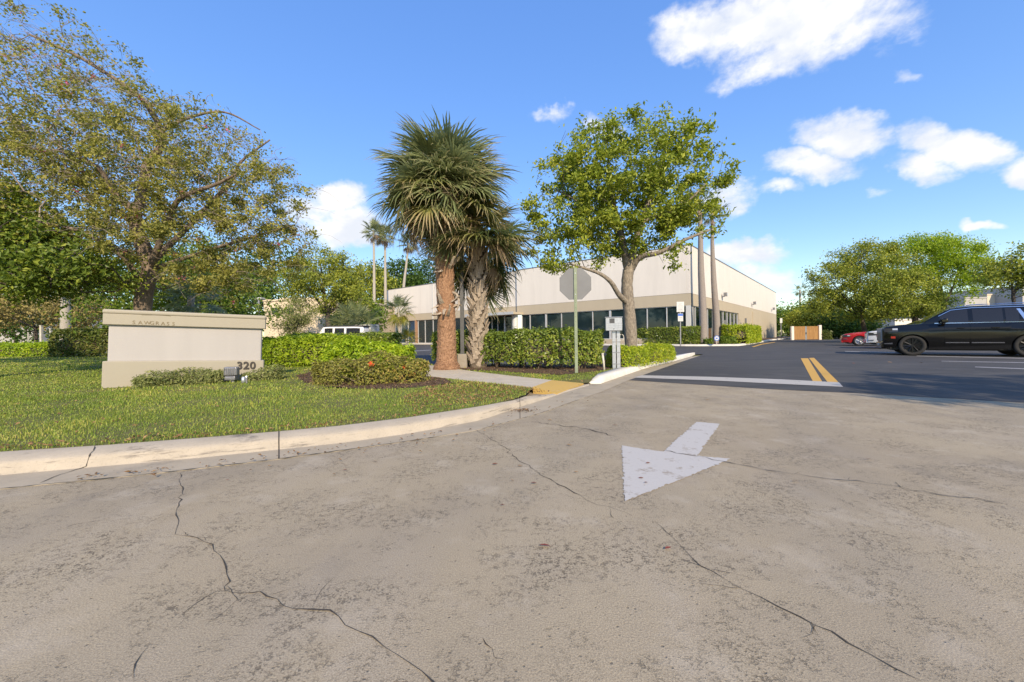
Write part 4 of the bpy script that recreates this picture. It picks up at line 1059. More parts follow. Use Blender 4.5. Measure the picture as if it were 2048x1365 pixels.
# bare arching twigs that stand out of the thin crown
Vs, Fs = [], []
for k in range(4500):
    p = pts[rf.integers(len(pts))]; d = rsphere(1, rf)[0] * np.array((1, 1, .5)) + np.array((.15, 0, .25)); l = rf.uniform(.3, .9)
    q = np.array([p + d * l * s_ + np.array((0, 0, -.45 * l * s_ * s_)) + rf.normal(0, .015, 3) for s_ in np.linspace(0, 1, 6)])
    v, f = tube(q, np.linspace(.0050, .0020, 6), 3, False); Vs.append(v); Fs.append(f)
V, F = cat(*zip(Vs, Fs)); wpart('bare_twigs', V, F, MB['twig'], t)['kind'] = 'stuff'
fp = pts[rf.choice(len(pts), nf)]
C = np.repeat(fp, 5, axis=0) + rf.normal(0, .035, (nf * 5, 3))
leaf_obj('flowers', C, rsphere(nf * 5, rf) + np.array((0, -.5, .4)), .065, .035, ML['pink'], rf, t, b)['kind'] = 'stuff'

# --- simpler trees further off: trunk, a few limbs, crown
def far_tree(name, label, cx, base_y, d, blobs, leafm, leafsize, nleaf, seed, bark='dark', tr=.16, npts=260, group=None, catg='tree', zb=0.0, lean=0.0, fork=.45, shell=.35, spread=None, wd=.55):
    x0 = at(cx, 640, d)[0]; b = np.array((x0, d, zb)); bl = [pxblob(*q) if len(q) < 6 else pxblob(*q) for q in blobs]
    ctr = np.array([c for c, r in bl]); top = max(c[2] + r[2] * .3 for c, r in bl); low = min(c[2] - r[2] for c, r in bl)
    fz = max(.4, low + (top - low) * .12)
    fk = b + np.array((lean, 0, fz)); limbs = [[b - (0, 0, .1), b * .5 + fk * .5 + np.array((.04 * d / 20, 0, 0)), fk]]; rr = [(tr, tr * .75)]
    for c, r in bl[:5]: limbs.append([fk - (0, 0, .1), fk * .5 + c * .5 + np.array((0, 0, .15)), c + np.array((0, 0, r[2] * .2))]); rr.append((tr * .55, tr * .15))
    k = d / FPX
    return make_tree(name, label, catg, b, limbs, rr, bl, npts, nleaf, (leafm, leafsize), MB[bark], seed, spread=spread or leafsize * 3.2, rtip=.012, expo=.42, wd=wd, group=group, shell=shell, step=.6, zmin=zb + .3)
gB = 'trees behind the monument sign'
far_tree('shade_tree', 'dark dense leafy tree at the left edge behind the sparse orchid tree', -90, 690, 9.6, [(50, 510, 150, 75, 9.6, 1.5), (-70, 450, 140, 120, 9.6, 1.8), (150, 545, 95, 50, 9.6, 1.2), (50, 570, 90, 35, 9.6, 1.1)], ML['deepgreen'], .11, 19000, 51, tr=.2, npts=420)
far_tree('shade_tree', 'wide green tree filling the space behind the monument sign', 400, 690, 24.0, [(400, 560, 110, 75, 24, 3.0), (300, 590, 80, 60, 24, 2.4), (490, 600, 75, 65, 24, 2.4), (350, 520, 80, 60, 24, 2.2), (230, 620, 70, 45, 24, 2)], ML['mid'], .2, 15000, 52, tr=.2, npts=380)
far_tree('shade_tree', 'olive-green tree with several dark stems in front of the beige building', 655, 672, 38.0, [(640, 570, 70, 55, 38, 3), (600, 560, 55, 45, 38, 2.6), (690, 560, 45, 55, 38, 2.4), (640, 530, 55, 35, 38, 2.2), (700, 605, 35, 35, 38, 1.8)], ML['olive'], .2, 18000, 53, tr=.28, npts=300)
far_tree('weeping_tree', 'small drooping grey-olive tree beside the beige building wall', 590, 680, 32.0, [(588, 640, 32, 32, 32, 1.3), (575, 660, 28, 20, 32, 1.2), (605, 620, 24, 30, 32, 1.1)], ML['sage'], .16, 6500, 54, tr=.09, npts=160, wd=.28)
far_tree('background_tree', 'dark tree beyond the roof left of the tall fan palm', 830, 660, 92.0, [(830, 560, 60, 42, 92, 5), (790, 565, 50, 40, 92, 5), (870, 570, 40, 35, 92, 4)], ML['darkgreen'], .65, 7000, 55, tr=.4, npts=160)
far_tree('background_tree', 'yellowish-green tree between the two thin tall palms', 735, 680, 84.0, [(730, 580, 40, 50, 84, 5), (760, 590, 35, 45, 84, 4), (705, 590, 25, 45, 84, 4)], ML['olive'], .6, 7000, 56, tr=.4, npts=160)
far_tree('background_tree', 'green bushy tree behind the white trailer', 715, 668, 48.0, [(720, 630, 40, 28, 48, 2.5), (690, 640, 30, 22, 48, 2), (750, 640, 30, 25, 48, 2)], ML['mid'], .33, 5000, 57, tr=.15, npts=140)
far_tree('background_tree', 'brownish dry tree at the far left below the orchid branches', 70, 690, 36.0, [(60, 625, 80, 32, 36, 3), (150, 625, 60, 35, 36, 2.6), (-30, 620, 60, 40, 36, 3)], ML['dry'], .26, 8000, 58, tr=.16, npts=240)
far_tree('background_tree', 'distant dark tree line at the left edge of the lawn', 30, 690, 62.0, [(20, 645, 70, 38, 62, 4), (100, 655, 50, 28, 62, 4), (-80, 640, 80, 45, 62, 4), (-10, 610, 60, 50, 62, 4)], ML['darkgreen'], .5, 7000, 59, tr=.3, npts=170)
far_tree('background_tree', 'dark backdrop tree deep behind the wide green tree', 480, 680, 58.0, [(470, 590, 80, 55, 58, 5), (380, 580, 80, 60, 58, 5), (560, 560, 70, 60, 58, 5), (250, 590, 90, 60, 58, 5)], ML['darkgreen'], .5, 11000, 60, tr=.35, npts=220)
# right-hand side of the lot
far_tree('parking_lot_tree', 'tall olive tree with a leaning trunk behind the red coupe', 1733, 665, 38.0, [(1700, 555, 60, 60, 38, 3.2), (1760, 540, 60, 55, 38, 3), (1660, 570, 40, 55, 38, 2.4), (1720, 520, 50, 35, 38, 2.4), (1680, 620, 55, 28, 38, 2.4), (1780, 610, 55, 35, 38, 2.4)], ML['olive'], .19, 27000, 61, tr=.22, npts=360, lean=-.6)
far_tree('parking_lot_tree', 'bright fresh-green tree rising highest behind the black car', 1890, 660, 46.0, [(1870, 520, 80, 50, 46, 3.6), (1925, 540, 60, 50, 46, 3.2), (1830, 510, 50, 40, 46, 3), (1880, 580, 70, 45, 46, 3.2), (1860, 490, 50, 27, 46, 2.4)], ML['bright'], .22, 26000, 62, tr=.25, npts=360)
far_tree('parking_lot_tree', 'low wide olive tree with crooked dark limbs over the white car', 1822, 660, 34.0, [(1810, 590, 65, 45, 34, 2.6), (1770, 600, 45, 40, 34, 2), (1850, 615, 40, 25, 34, 2), (1790, 565, 35, 35, 34, 2)], ML['olive'], .17, 17000, 63, tr=.25, npts=260, lean=.4)
far_tree('parking_lot_tree', 'thin open tree at the right edge above the black car roof', 2032, 640, 30.0, [(2020, 545, 45, 35, 30, 2), (2060, 530, 45, 40, 30, 2), (2050, 575, 45, 22, 30, 1.6)], ML['olive'], .20, 6500, 64, tr=.14, npts=240, lean=-.2)
far_tree('parking_lot_tree', 'dark shrubby tree mass behind the wooden gate', 1650, 680, 62.0, [(1640, 640, 50, 35, 62, 3.6), (1690, 650, 45, 28, 62, 3.4), (1610, 650, 30, 28, 62, 3), (1660, 610, 40, 30, 62, 3.4)], ML['olive'], .30, 18000, 65, tr=.3, npts=260)
far_tree('parking_lot_tree', 'far green tree beside the end of the warehouse wall', 1575, 680, 92.0, [(1570, 640, 22, 34, 92, 4), (1592, 645, 25, 28, 92, 4), (1612, 640, 25, 34, 92, 4)], ML['mid'], .6, 6000, 66, tr=.35, npts=140)
far_tree('parking_lot_tree', 'dark understorey tree between the gate and the red coupe', 1690, 680, 58.0, [(1690, 655, 30, 22, 58, 2.5), (1730, 650, 35, 24, 58, 2.5), (1665, 650, 22, 22, 58, 2)], ML['darkgreen'], .36, 6000, 67, tr=.2, npts=140)
# trees that stand just outside the frame and throw the long shadows on the drive and the lawn
bb = np.array((11.6, -2.9, 0)); hb = [(bb + (0, 0, 5.4), (3.0, 2.6, 1.8)), (bb + (-2.0, .6, 4.7), (2.0, 1.8, 1.2)), (bb + (2, 0, 5), (2, 2, 1.4))]
make_tree('shade_tree', 'leafy tree beside the drive throwing shade on the concrete at the right edge', 'tree', bb, [[bb, bb + (0, 0, 2), bb + (.1, 0, 3.6)], [bb + (.1, 0, 3.5), bb + (-1.5, .5, 4.8)], [bb + (.1, 0, 3.5), bb + (1.5, .2, 5)]], [(.2, .15), (.1, .03), (.1, .03)], hb, 260, 9000, (ML['mid'], .2), MB['dark'], 71, spread=.35, shell=.3)
bb = np.array((-23, 12.0, 0)); hb = [(bb + (0, 0, 5.2), (3.4, 3.0, 1.9)), (bb + (2.4, .6, 4.7), (2.4, 1.8, 1.3)), (bb + (-2, 3, 5), (2, 2, 1.4))]
make_tree('shade_tree', 'leafy tree outside the left edge shading the far lawn', 'tree', bb, [[bb, bb + (0, 0, 2), bb + (.1, 0, 3.6)], [bb + (.1, 0, 3.5), bb + (-1.5, .5, 4.8)], [bb + (.1, 0, 3.5), bb + (1.5, .2, 5)]], [(.2, .15), (.1, .03), (.1, .03)], hb, 260, 8000, (ML['mid'], .22), MB['dark'], 72, spread=.35, shell=.3)

# --- slim palms
WASH = {'g': [frond_mesh('frond', MF['green'], rp, .7, .75, 22, 2.4, .28, .075) for _ in range(2)], 'd': [frond_mesh('frond', MF['dead'], rp, .45, .6, 14, 1.4, 1.0, .06) for _ in range(2)], 'o': [frond_mesh('frond', MF['gold'], rp, .6, .9, 22, 2.2, .5, .06) for _ in range(2)]}
def slim_palm(name, label, pts, d, r0, r1, bark, n, scale, seed, els=(80, -50), kinds=None, sets=('g', 'd'), group=None, zb=LZ, pw=1.0):
    r = np.random.default_rng(seed); P = [at(x, y, d) for x, y in pts]; b = P[0].copy(); b[2] = zb; P[0] = b
    t = thing(name, label, 'palm tree', b, group=group)
    V, F = palm_trunk(P, [r0 * 1.15, r0, (r0 + r1) / 2, r1], 12, r, .02, 40); wpart('trunk', V, F, MB[bark], t, smooth=True)
    crown_of(t, P[-1], [WASH[s_] for s_ in sets], n, els[0], els[1], r, scale, pw, off=r1, kinds=kinds or (lambda f, q: 1 if f > .88 else 0), zdrop=.5)
    return t
gT = 'tall thin palms beyond the office wing'
slim_palm('fan_palm', 'leftmost tall thin pale palm beyond the left wing', [(749, 680), (748.5, 600), (748, 520), (747, 462)], 58, .21, .13, 'pale', 36, 1.15, 81, group=gT)
slim_palm('fan_palm', 'middle tall thin palm with a brown skirt beside the wall end', [(771.5, 680), (771, 600), (770.5, 540), (770, 470)], 60, .22, .14, 'pale', 38, 1.2, 82, group=gT, kinds=lambda f, q: 1 if f > .72 else 0, els=(75, -75))
slim_palm('fan_palm', 'slightly leaning thin palm rising behind the roof of the left wing', [(800, 660), (807, 580), (812, 535), (818, 486)], 66, .23, .14, 'pale', 32, 1.2, 83, group=gT, kinds=lambda f, q: 1 if f > .75 else 0, els=(75, -70))
slim_palm('fan_palm', 'pale palm trunk nearest the warehouse corner', [(1407, 690), (1406, 630), (1402, 540), (1401, 470), (1399, 405)], 33.2, .28, .13, 'grey', 16, .95, 84, group='two slim palms at the warehouse corner')
slim_palm('fan_palm', 'thinner palm trunk right of the corner palm behind the small round sign', [(1433.5, 688), (1433, 640), (1428, 570), (1425, 500), (1424, 425)], 34.3, .27, .10, 'grey', 16, .85, 85, group='two slim palms at the warehouse corner')
slim_palm('fan_palm', 'young yellow-green palm at the left end of the office wing', [(800, 688), (799, 660), (798, 640), (797, 618)], 42, .17, .12, 'pale', 22, 1.15, 86, els=(75, -60), sets=('g', 'o'), kinds=lambda f, q: 1 if f > .5 else 0)
slim_palm('areca_palm', 'tiny yellow palm clump beside the blue windows', [(813, 688), (813, 684), (813, 680), (813, 677)], 44, .12, .08, 'pale', 12, 1.0, 87, els=(80, 10), sets=('o',), kinds=lambda f, q: 0)
slim_palm('fan_palm', 'squat bushy palm beside the white trailer', [(711, 676), (711, 665), (711, 658), (711, 650)], 33, .26, .2, 'pale', 26, 1.35, 88, els=(85, -25), kinds=lambda f, q: 0)
slim_palm('fan_palm', 'fan palm showing its hanging fronds above the monument sign', [(378, 690), (379, 650), (381, 615), (383, 592)], 16, .13, .12, 'pale', 30, .72, 89, els=(70, -75), kinds=lambda f, q: 1 if f > .85 else 0)
slim_palm('royal_palm', 'smooth pale palm trunk standing in the dark hedge left of the monument sign', [(131, 690), (131, 640), (132, 590), (133, 540)], 27.5, .27, .24, 'pale', 18, 1.1, 90, els=(75, -40), kinds=lambda f, q: 0)
slim_palm('fan_palm', 'tiny distant palm on the skyline left of the lot trees', [(1600, 670), (1600, 620), (1600, 590), (1600, 580)], 120, .3, .2, 'pale', 14, 1.5, 91, kinds=lambda f, q: 0)

# --- hedges
g1, g2 = np.array((at(862, 640, 13.0)[0] + .15, 13.0, 0)), np.array((2.45, 10.75, 0))
hedge('clipped_hedge', 'long clipped green hedge running behind the stop sign post', [g1, np.array((at(945, 640, 12.3)[0], 12.35, 0)), np.array((at(1000, 640, 11.5)[0], 11.55, 0)), np.array((.8, 11.0, 0)), g2], .95, LZ, 1.13, .085, 'hedge', 1050, 101, bump=.04, lift=.2, depth=.07, stems=42, round_=.3)
hedge('low_hedge', 'low yellow-green hedge along the white kerb in front of the oak', [np.array((2.75, 10.75, 0)), np.array((4.3, 12.6, 0)), np.array((5.75, 14.7, 0))], .75, LZ, .62, .06, 'yhedge', 1250, 102, bump=.04, round_=.42)
hedge('mounded_shrub', 'bright lime-green rounded shrub mound right of the monument sign', [np.array((-4.35, 9.5, 0)), np.array((-3.2, 9.35, 0)), np.array((-2.35, 9.5, 0))], 1.6, LZ, .95, .09, 'lime', 1050, 103, bump=.07, round_=.72, catg='shrub', taper=.4)
hedge('ixora_hedge', 'low brownish shrub row with red flowers in front of the lime mound', [np.array((-4.0, 8.05, 0)), np.array((-3.1, 7.85, 0)), np.array((-1.75, 8.3, 0))], .72, LZ, .55, .055, 'bhedge', 1900, 104, bump=.07, round_=.6, catg='shrub', taper=.2, core=False, depth=.10)
hedge('mounded_shrub', 'lime-green shrub row directly behind the right end of the monument sign', [np.array((-8.4, 13.6, 0)), np.array((-6.8, 13.4, 0)), np.array((-4.9, 13.3, 0))], 1.5, LZ, 1.06, .10, 'bright', 700, 105, bump=.05, round_=.5, catg='shrub')
hedge('clipped_hedge', 'flat-topped olive hedge along the car park behind the lime shrubs', [np.array((-9.5, 16.8, 0)), np.array((-7, 16.5, 0)), np.array((-4.6, 16.4, 0))], 1.1, LZ, 1.17, .10, 'hedge', 600, 106, bump=.02)
hedge('clipped_hedge', 'dark tall hedge touching the left end of the monument sign', [np.array((-28.4, 25, 0)), np.array((-26, 24.6, 0)), np.array((-22.5, 24.2, 0))], 2.2, LZ, 1.72, .17, 'dhedge', 260, 107, bump=.05)
hedge('clipped_hedge', 'low bright green hedge at the far left of the lawn', [np.array((-43, 25.6, 0)), np.array((-34, 25.6, 0)), np.array((-28.7, 25.4, 0))], 1.6, LZ, .92, .13, 'lime', 320, 108, bump=.04)
def wp(x, d): return np.array((at(x, 660, d)[0], d, 0))
hedge('clipped_hedge', 'clipped hedge under the front windows left of the corner palms', [wp(1268, 38.0), wp(1330, 35.6), wp(1400, 33.0)], 1.1, SG, 1.58, .15, 'hedge', 330, 109, bump=.02, round_=.26)
hedge('clipped_hedge', 'clipped hedge block under the side windows right of the corner palms', [wp(1443, 33.9), wp(1479, 33.4), wp(1497, 37), wp(1510, 40.5)], 1.2, SG, 1.66, .15, 'yhedge', 330, 110, bump=.02, round_=.24)
hedge('clipped_hedge', 'dark clipped hedge beside the wooden gate', [wp(1640, 53), wp(1661, 53)], 1.4, 0, 1.1, .25, 'dhedge', 110, 111, bump=.03)
hedge('clipped_hedge', 'low hedge in front of the left office wing beside the car park', [wp(640, 24.5), wp(720, 24.0), wp(792, 23.6)], 1.0, LZ, 1.06, .14, 'hedge', 330, 112, bump=.03)
for (x, d, s_, lb) in ((1416, 32.2, .45, 'small dark grassy plant at the foot of the corner palm'), (1449, 32.0, .55, 'small dark bushy plant right of the round security sign'), (1462, 32.2, .5, 'small spreading plant at the edge of the right hedge block')):
    hedge('small_shrub', lb, [wp(x - 9, d), wp(x + 9, d)], .8, SG, SG + s_, .13, 'mid', 320, int(x), bump=.05, round_=.6, catg='plant', core=False)
hedge('ground_shrub', 'grey-green creeping shrub along the foot of the monument sign', [gp(268, 776, LZ), gp(340, 771, LZ), gp(448, 765, LZ)], .5, LZ, .40, .05, 'sage', 2600, 121, bump=.06, round_=.8, catg='plant', core=False, wd=.4, depth=.10, taper=.5)
hedge('ground_shrub', 'grey-green creeping shrub around the ground lights below the number 320', [gp(485, 764, LZ), gp(530, 760, LZ), gp(568, 757, LZ)], .6, LZ, .36, .05, 'sage', 2200, 122, bump=.06, round_=.8, catg='plant', core=False, wd=.4, depth=.10, taper=.5)
# red flower heads of the ixora
ix = [o for o in COL.objects if o.name == 'ixora_hedge'][0]
for (x, y) in ((810, 735), (826, 747), (742, 728)):
    p = at(x, y, 7.88 if x > 800 else 7.5); C = p + rf.normal(0, .022, (40, 3)); wv, wf = leaf_geo(C, rsphere(40, rf) + np.array((0, -.6, .6)), .03, .02, rf)
    wpart('flower_head', wv, wf, ML['red'], ix)
# ------------------------------------------------------------------ lettering
def text_mesh(txt, size, depth, bold=0.0, spacing=1.0):
    cu = bpy.data.curves.new('lettering', 'FONT'); cu.body = txt; cu.size = size; cu.extrude = depth / 2; cu.offset = bold; cu.space_character = spacing
    cu.resolution_u = 3
    o = bpy.data.objects.new('lettering', cu); COL.objects.link(o)
    dg = bpy.context.evaluated_depsgraph_get(); me = bpy.data.meshes.new_from_object(o.evaluated_get(dg))
    bpy.data.objects.remove(o); return me
def glyph(ch, size, depth, mat, parent, name, Mx, bold=0.0):
    me = text_mesh(ch, size, depth, bold); me.name = name; me.materials.clear(); me.materials.append(mat)
    o = put(name, me, parent); o.matrix_local = Mx; return o

# ------------------------------------------------------------------ monument sign
sa = gp(202, 775, .12); sb = at(526, 700, 8.95); sb[2] = .12
ez = sb - sa; SL = np.linalg.norm(ez); ez /= SL; nz = np.array((ez[1], -ez[0], 0))
sign = thing('monument_sign', 'long cream and tan stucco monument sign with house number 320', 'sign', sa)
sign.rotation_euler = (0, math.radians(2.0), math.atan2(ez[1], ez[0]))
sign.rotation_mode = 'XYZ'
SD = .46
zt = at(202, 618, sa[1])[2] - .12; zc = at(204, 649, sa[1])[2] - .12; zm = at(204, 723, sa[1])[2] - .12
def sbox(name, x0, x1, y0, y1, z0, z1, mat, bev=.025, seg=3):
    return put(name, mesh_py(name, *bevel_mesh(*box(x0, x1, y0, y1, z0, z1), bev, seg), mat), sign)
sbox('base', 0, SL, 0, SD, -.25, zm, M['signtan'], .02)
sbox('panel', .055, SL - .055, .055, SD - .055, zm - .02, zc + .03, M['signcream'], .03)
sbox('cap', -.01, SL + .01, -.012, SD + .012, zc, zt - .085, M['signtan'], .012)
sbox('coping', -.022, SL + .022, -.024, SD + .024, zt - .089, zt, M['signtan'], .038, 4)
def on_sign(x, y):
    r = ray(x, y); t_ = np.dot(sa - np.array((0, 0, CAM_H)), nz) / np.dot(r, nz); q = np.array((0, 0, CAM_H)) + r * t_
    return float(np.dot(q - sa, ez))
u0, u1 = on_sign(259, 643), on_sign(348, 643)
hh = .070; adv = (u1 - u0) / 8.0
zl = zc + .022
for k, ch in enumerate('SAWGRASS'):
    size = hh / .70 * (1.0)
    glyph(ch, size, .006, M['engrave'], sign, 'letter', Matrix.Translation((u0 + adv * k * 1.02, -.0135, zl - .001 * k)) @ Matrix.Rotation(math.radians(90), 4, 'X'), .0006)
u0, u1 = on_sign(472, 733), on_sign(511, 733)
for k, ch in enumerate('320'):
    glyph(ch, .225, .02, M['letter'], sign, 'numeral', Matrix.Translation((u0 + (u1 - u0) / 3 * k, -.012, zm - .185)) @ Matrix.Rotation(math.radians(90), 4, 'X'), .0055)
# hairline crack under the coping, as on the weathered cap
lpart('cap_crack', [(.55, -.0145, zt - .095), (.80, -.0145, zt - .084), (1.0, -.0145, zt - .094), (1.0, -.0145, zt - .089), (.80, -.0145, zt - .078), (.55, -.0145, zt - .091)], [(0, 1, 4, 5), (1, 2, 3, 4)], M['engrave'], sign)

# ground flood light: ribbed grey housing on a stub
b = gp(461, 764, .12); fl = thing('ground_floodlight', 'ribbed grey metal ground floodlight facing the number 320', 'floodlight', b, math.radians(8))
VV = [bevel_mesh(*box(-.13, .13, -.02, .12, .12, .31), .03, 3)]
lpart('housing', *VV[0], M['gray_metal'], fl)
for k in range(6): lpart('fin', *box(-.105 + k * .04, -.095 + k * .04, -.038, -.018, .14, .285), M['gray_metal'], fl)
lpart('ballast_box', *bevel_mesh(*box(-.11, .10, -.03, .11, .03, .115), .02, 2), M['gray_metal'], fl)
lpart('stem', *tube([(.03, .04, -.05), (.03, .04, .05)], .035, 10), M['gray_metal'], fl)
b = gp(487, 766, .12); sp = thing('spotlight', 'small silver bullet spotlight in the grass beside the grey floodlight', 'spotlight', b)
lpart('barrel', *tube([(0, 0, -.02), (0, 0, .02), (0, 0, .09), (0, .01, .115), (0, .012, .125)], [.028, .04, .042, .03, .012], 14), M['steel'], sp, True)
lpart('stake', *tube([(.05, .02, -.03), (.05, .02, .11)], .018, 8), M['gray_metal'], sp)
lpart('cap', *tube([(.05, .02, .11), (.05, .02, .14)], [.026, .02], 8), M['steel'], sp)

# ------------------------------------------------------------------ stop sign seen from behind
b = gp(1153, 747, LZ); ZS_ = b[1]
ss = thing('stop_sign', 'grey back of an octagonal road sign on a sage green post', 'road sign', b, math.radians(-7))
ztop = at(1153, 537, ZS_)[2] - LZ; zc_ = (at(1153, 536, ZS_)[2] + at(1153, 600, ZS_)[2]) / 2 - LZ; ra = .372
def octagon(r, y0, y1, z):
    V = [(r / math.cos(math.pi / 8) * math.cos(math.pi / 8 + k * math.pi / 4), y, z + r / math.cos(math.pi / 8) * math.sin(math.pi / 8 + k * math.pi / 4)) for y in (y0, y1) for k in range(8)]
    return V, [tuple(range(8)), tuple(range(8, 16))[::-1]] + [(k, k + 8, (k + 1) % 8 + 8, (k + 1) % 8) for k in range(8)]
lpart('sign_plate', *octagon(ra, .032, .036, zc_), M['alu'], ss)
lpart('front_face', *octagon(ra - .004, .0365, .0375, zc_), M['red_sign'], ss)
lpart('post', *cat(box(-.032, .032, -.004, .004, -.2, ztop + .02), box(-.036, -.028, .0045, .03, -.2, ztop + .02), box(.028, .036, .0045, .03, -.2, ztop + .02)), M['sage'], ss)
for z in (zc_ - .25, zc_ + .25): lpart('bolt', *tube([(0, -.012, z), (0, .031, z)], .012, 8), M['steel'], ss)
for k in range(14): lpart('post_hole', *tube([(0, -.0062, .35 + k * .11), (0, -.0045, .35 + k * .11)], .006, 6), M['dark'], ss)

# ------------------------------------------------------------------ entry intercom pedestal, pipe, lamp pole
b = gp(1233, 738, LZ); DPED = b[1]
pd = thing('entry_pedestal', 'steel entry intercom box on twin square posts by the white kerb', 'intercom', b, math.radians(-12))
k = DPED / FPX; bz0 = at(1230, 662, DPED)[2] - LZ; bz1 = at(1230, 636, DPED)[2] - LZ
lpart('box', *bevel_mesh(*box(-.27, .15, -.16, .16, bz0, bz1), .012, 2), M['steel'], pd)
lpart('lid', *bevel_mesh(*box(-.285, .165, -.18, .18, bz1 + .001, bz1 + .02), .006, 1), M['steel'], pd)
lpart('speaker_grille', *box(-.17, -.04, -.1645, -.1605, bz0 + .20, bz0 + .32), M['black'], pd)
for q in range(5): lpart('grille_bar', *box(-.17, -.04, -.168, -.165, bz0 + .21 + q * .022, bz0 + .217 + q * .022), M['gray_metal'], pd)
for q in range(3): lpart('face_seam', *box(-.265, .145, -.1622, -.1605, bz0 + .07 + q * .055, bz0 + .074 + q * .055), M['gray_metal'], pd)
lpart('side_panel', *box(.151, .156, -.11, .11, bz0 + .04, bz1 - .04), M['gray_metal'], pd)
lpart('lock', *tube([(.156, 0, bz0 + .17), (.166, 0, bz0 + .17)], .018, 10), M['steel'], pd)
lpart('post', *box(-.10, -.012, -.05, .04, -.1, bz0 - .001), M['steel'], pd)
lpart('post', *box(.012, .10, -.05, .04, -.1, bz0 - .001), M['steel'], pd)
for z in (.12, .42, .70): lpart('strap', *box(-.106, .106, -.056, .046, z, z + .02), M['gray_metal'], pd)
aa = np.linspace(0, 2 * math.pi, 17)
lpart('cable_loop', *tube([(.135 + .06 * math.cos(q), -.03, bz0 - .18 + .085 * math.sin(q)) for q in aa], .010, 6, False), M['pvc'], pd)
lpart('keyhole', *tube([(-.06, -.165, bz0 + .05), (-.06, -.168, bz0 + .05)], .012, 8), M['black'], pd)
b = gp(1209, 741, LZ); pv = thing('vent_pipe', 'short white plastic pipe leaning slightly left of the steel intercom post', 'pipe', b)
hp = (741 - 709) * b[1] / FPX
lpart('pipe', *tube([(0, 0, -.1), (-.02, 0, hp * .5), (-.045, 0, hp)], .026, 12), M['pvc'], pv, True)
lpart('cap', *tube([(-.044, 0, hp - .005), (-.047, 0, hp + .03)], .031, 12), M['pvc'], pv)
b = np.array((at(926, 640, 11.75)[0], 11.55, LZ)); k = 11.55 / FPX
lp_ = thing('lamp_pole', 'dark square lamp pole on a concrete footing between the two fan palms', 'lamp pole', b)
lpart('footing', *bevel_mesh(*box(-.135, .135, -.135, .135, -.1, .40), .02, 2), M['old_concrete'], lp_)
lpart('pole', *box(-.052, .052, -.052, .052, .42, 4.9), M['bronze'], lp_)
lpart('base_plate', *box(-.09, .09, -.09, .09, .401, .42), M['bronze'], lp_)
lpart('lamp_head', *bevel_mesh(*box(-.22, .22, -.15, .35, 4.905, 5.05), .03, 2), M['bronze'], lp_)

# ------------------------------------------------------------------ signs by the building
b = at(1361, 640, 31.0); b[2] = 0.05; k = 31.0 / FPX
ps = thing('parking_sign', 'white sign over a smaller blue-topped sign on a thin post by the front hedge', 'sign', b)
def zz(y): return at(1361, y, 31.0)[2] - b[2]
lpart('post', *box(-.04, .04, .02, .07, 0, zz(605)), M['gray_metal'], ps)
o = lpart('sign_panel', *box(-.29, .29, -.015, .012, zz(624.5), zz(604)), M['white'], ps)
for (y, w_) in ((608, .12), (612, .2), (616, .17), (619, .17), (622, .2)): lpart('print_line', *box(-w_, w_, -.020, -.0165, zz(y + .9), zz(y)), M['print'], o)
o = lpart('sign_panel', *box(-.20, .20, -.012, .013, zz(643), zz(627.5)), M['white'], ps)
lpart('blue_band', *box(-.19, .19, -.017, -.0135, zz(632.5), zz(628)), M['blue'], o)
for y in (635, 638): lpart('print_line', *box(-.14, .14, -.017, -.0135, zz(y + .9), zz(y)), M['print'], o)
b = at(1433.5, 690, 30.9); b[2] = .1
sc = thing('security_sign', 'small blue and white octagonal yard sign on a stake at the white kerb', 'sign', b)
z0 = at(1433.5, 677, 30.9)[2] - .1
lpart('stake', *box(-.02, .02, .002, .02, 0, z0), M['pvc'], sc)
lpart('rim', *octagon(.20, -.010, .001, z0), M['blue'], sc)
o = lpart('face', *octagon(.155, -.014, -.011, z0), M['white'], sc)
lpart('emblem', *box(-.09, .07, -.018, -.0145, z0 - .05, z0 + .05), M['blue'], o)
b = at(1562.5, 676, 55); b[2] = .1
ps2 = thing('parking_sign', 'far narrow white sign on a thin post past the end of the warehouse', 'sign', b)
z0 = at(1562, 637, 55)[2] - .1
lpart('post', *box(-.05, .05, 0, .06, 0, z0 - .05), M['gray_metal'], ps2)
lpart('sign_panel', *box(-.16, .16, -.03, -.002, z0 - .65, z0), M['white'], ps2)

# ------------------------------------------------------------------ wooden gate of the refuse enclosure
b = at(1612, 680, 53); b[2] = 0; k = 53 / FPX
gt = thing('refuse_gate', 'pair of orange-brown wooden gates between pale block posts at the end of the lot', 'gate', b, math.radians(-4))
mw, nw, bw = new_mat('stained_wood'); 
setb(nw, bw, color=nw.ramp(nw.noise(nw.vm('MULTIPLY', wpos(nw), (6, 6, .6)), 2.0, 5, .7), [(.3, (.24, .12, .04)), (.7, (.42, .23, .08))]), rough=.8)  # brown lowered slightly to stand for shade from the trees
hz = 1.85; wl = (1637.5 - 1585) * k
for x in (-wl / 2, wl / 2): lpart('gate_post', *box(x - .16, x + .16, -.15, .15, -.05, hz + (.08 if x > 0 else -.02)), M['cream'], gt)
lpart('center_post', *box(-.11, .11, -.02, .08, 0, hz - .05), M['gray_metal'], gt)
for s_ in (-1, 1):
    a0, a1 = (-wl / 2 + .17, -.12) if s_ < 0 else (.12, wl / 2 - .17)
    nb = 9
    for q in range(nb):
        x0 = a0 + (a1 - a0) * q / nb; x1 = a0 + (a1 - a0) * (q + 1) / nb - .012
        lpart('board', *box(x0, x1, -.03 - .006 * (q % 3), .0, .05, hz - .14), mw, gt)
    lpart('top_rail', *box(a0, a1, -.05, .03, hz - .138, hz - .05), mw, gt)
lpart('latch', *box(-.05, .05, -.05, -.021, .75, 1.0), M['black'], gt)

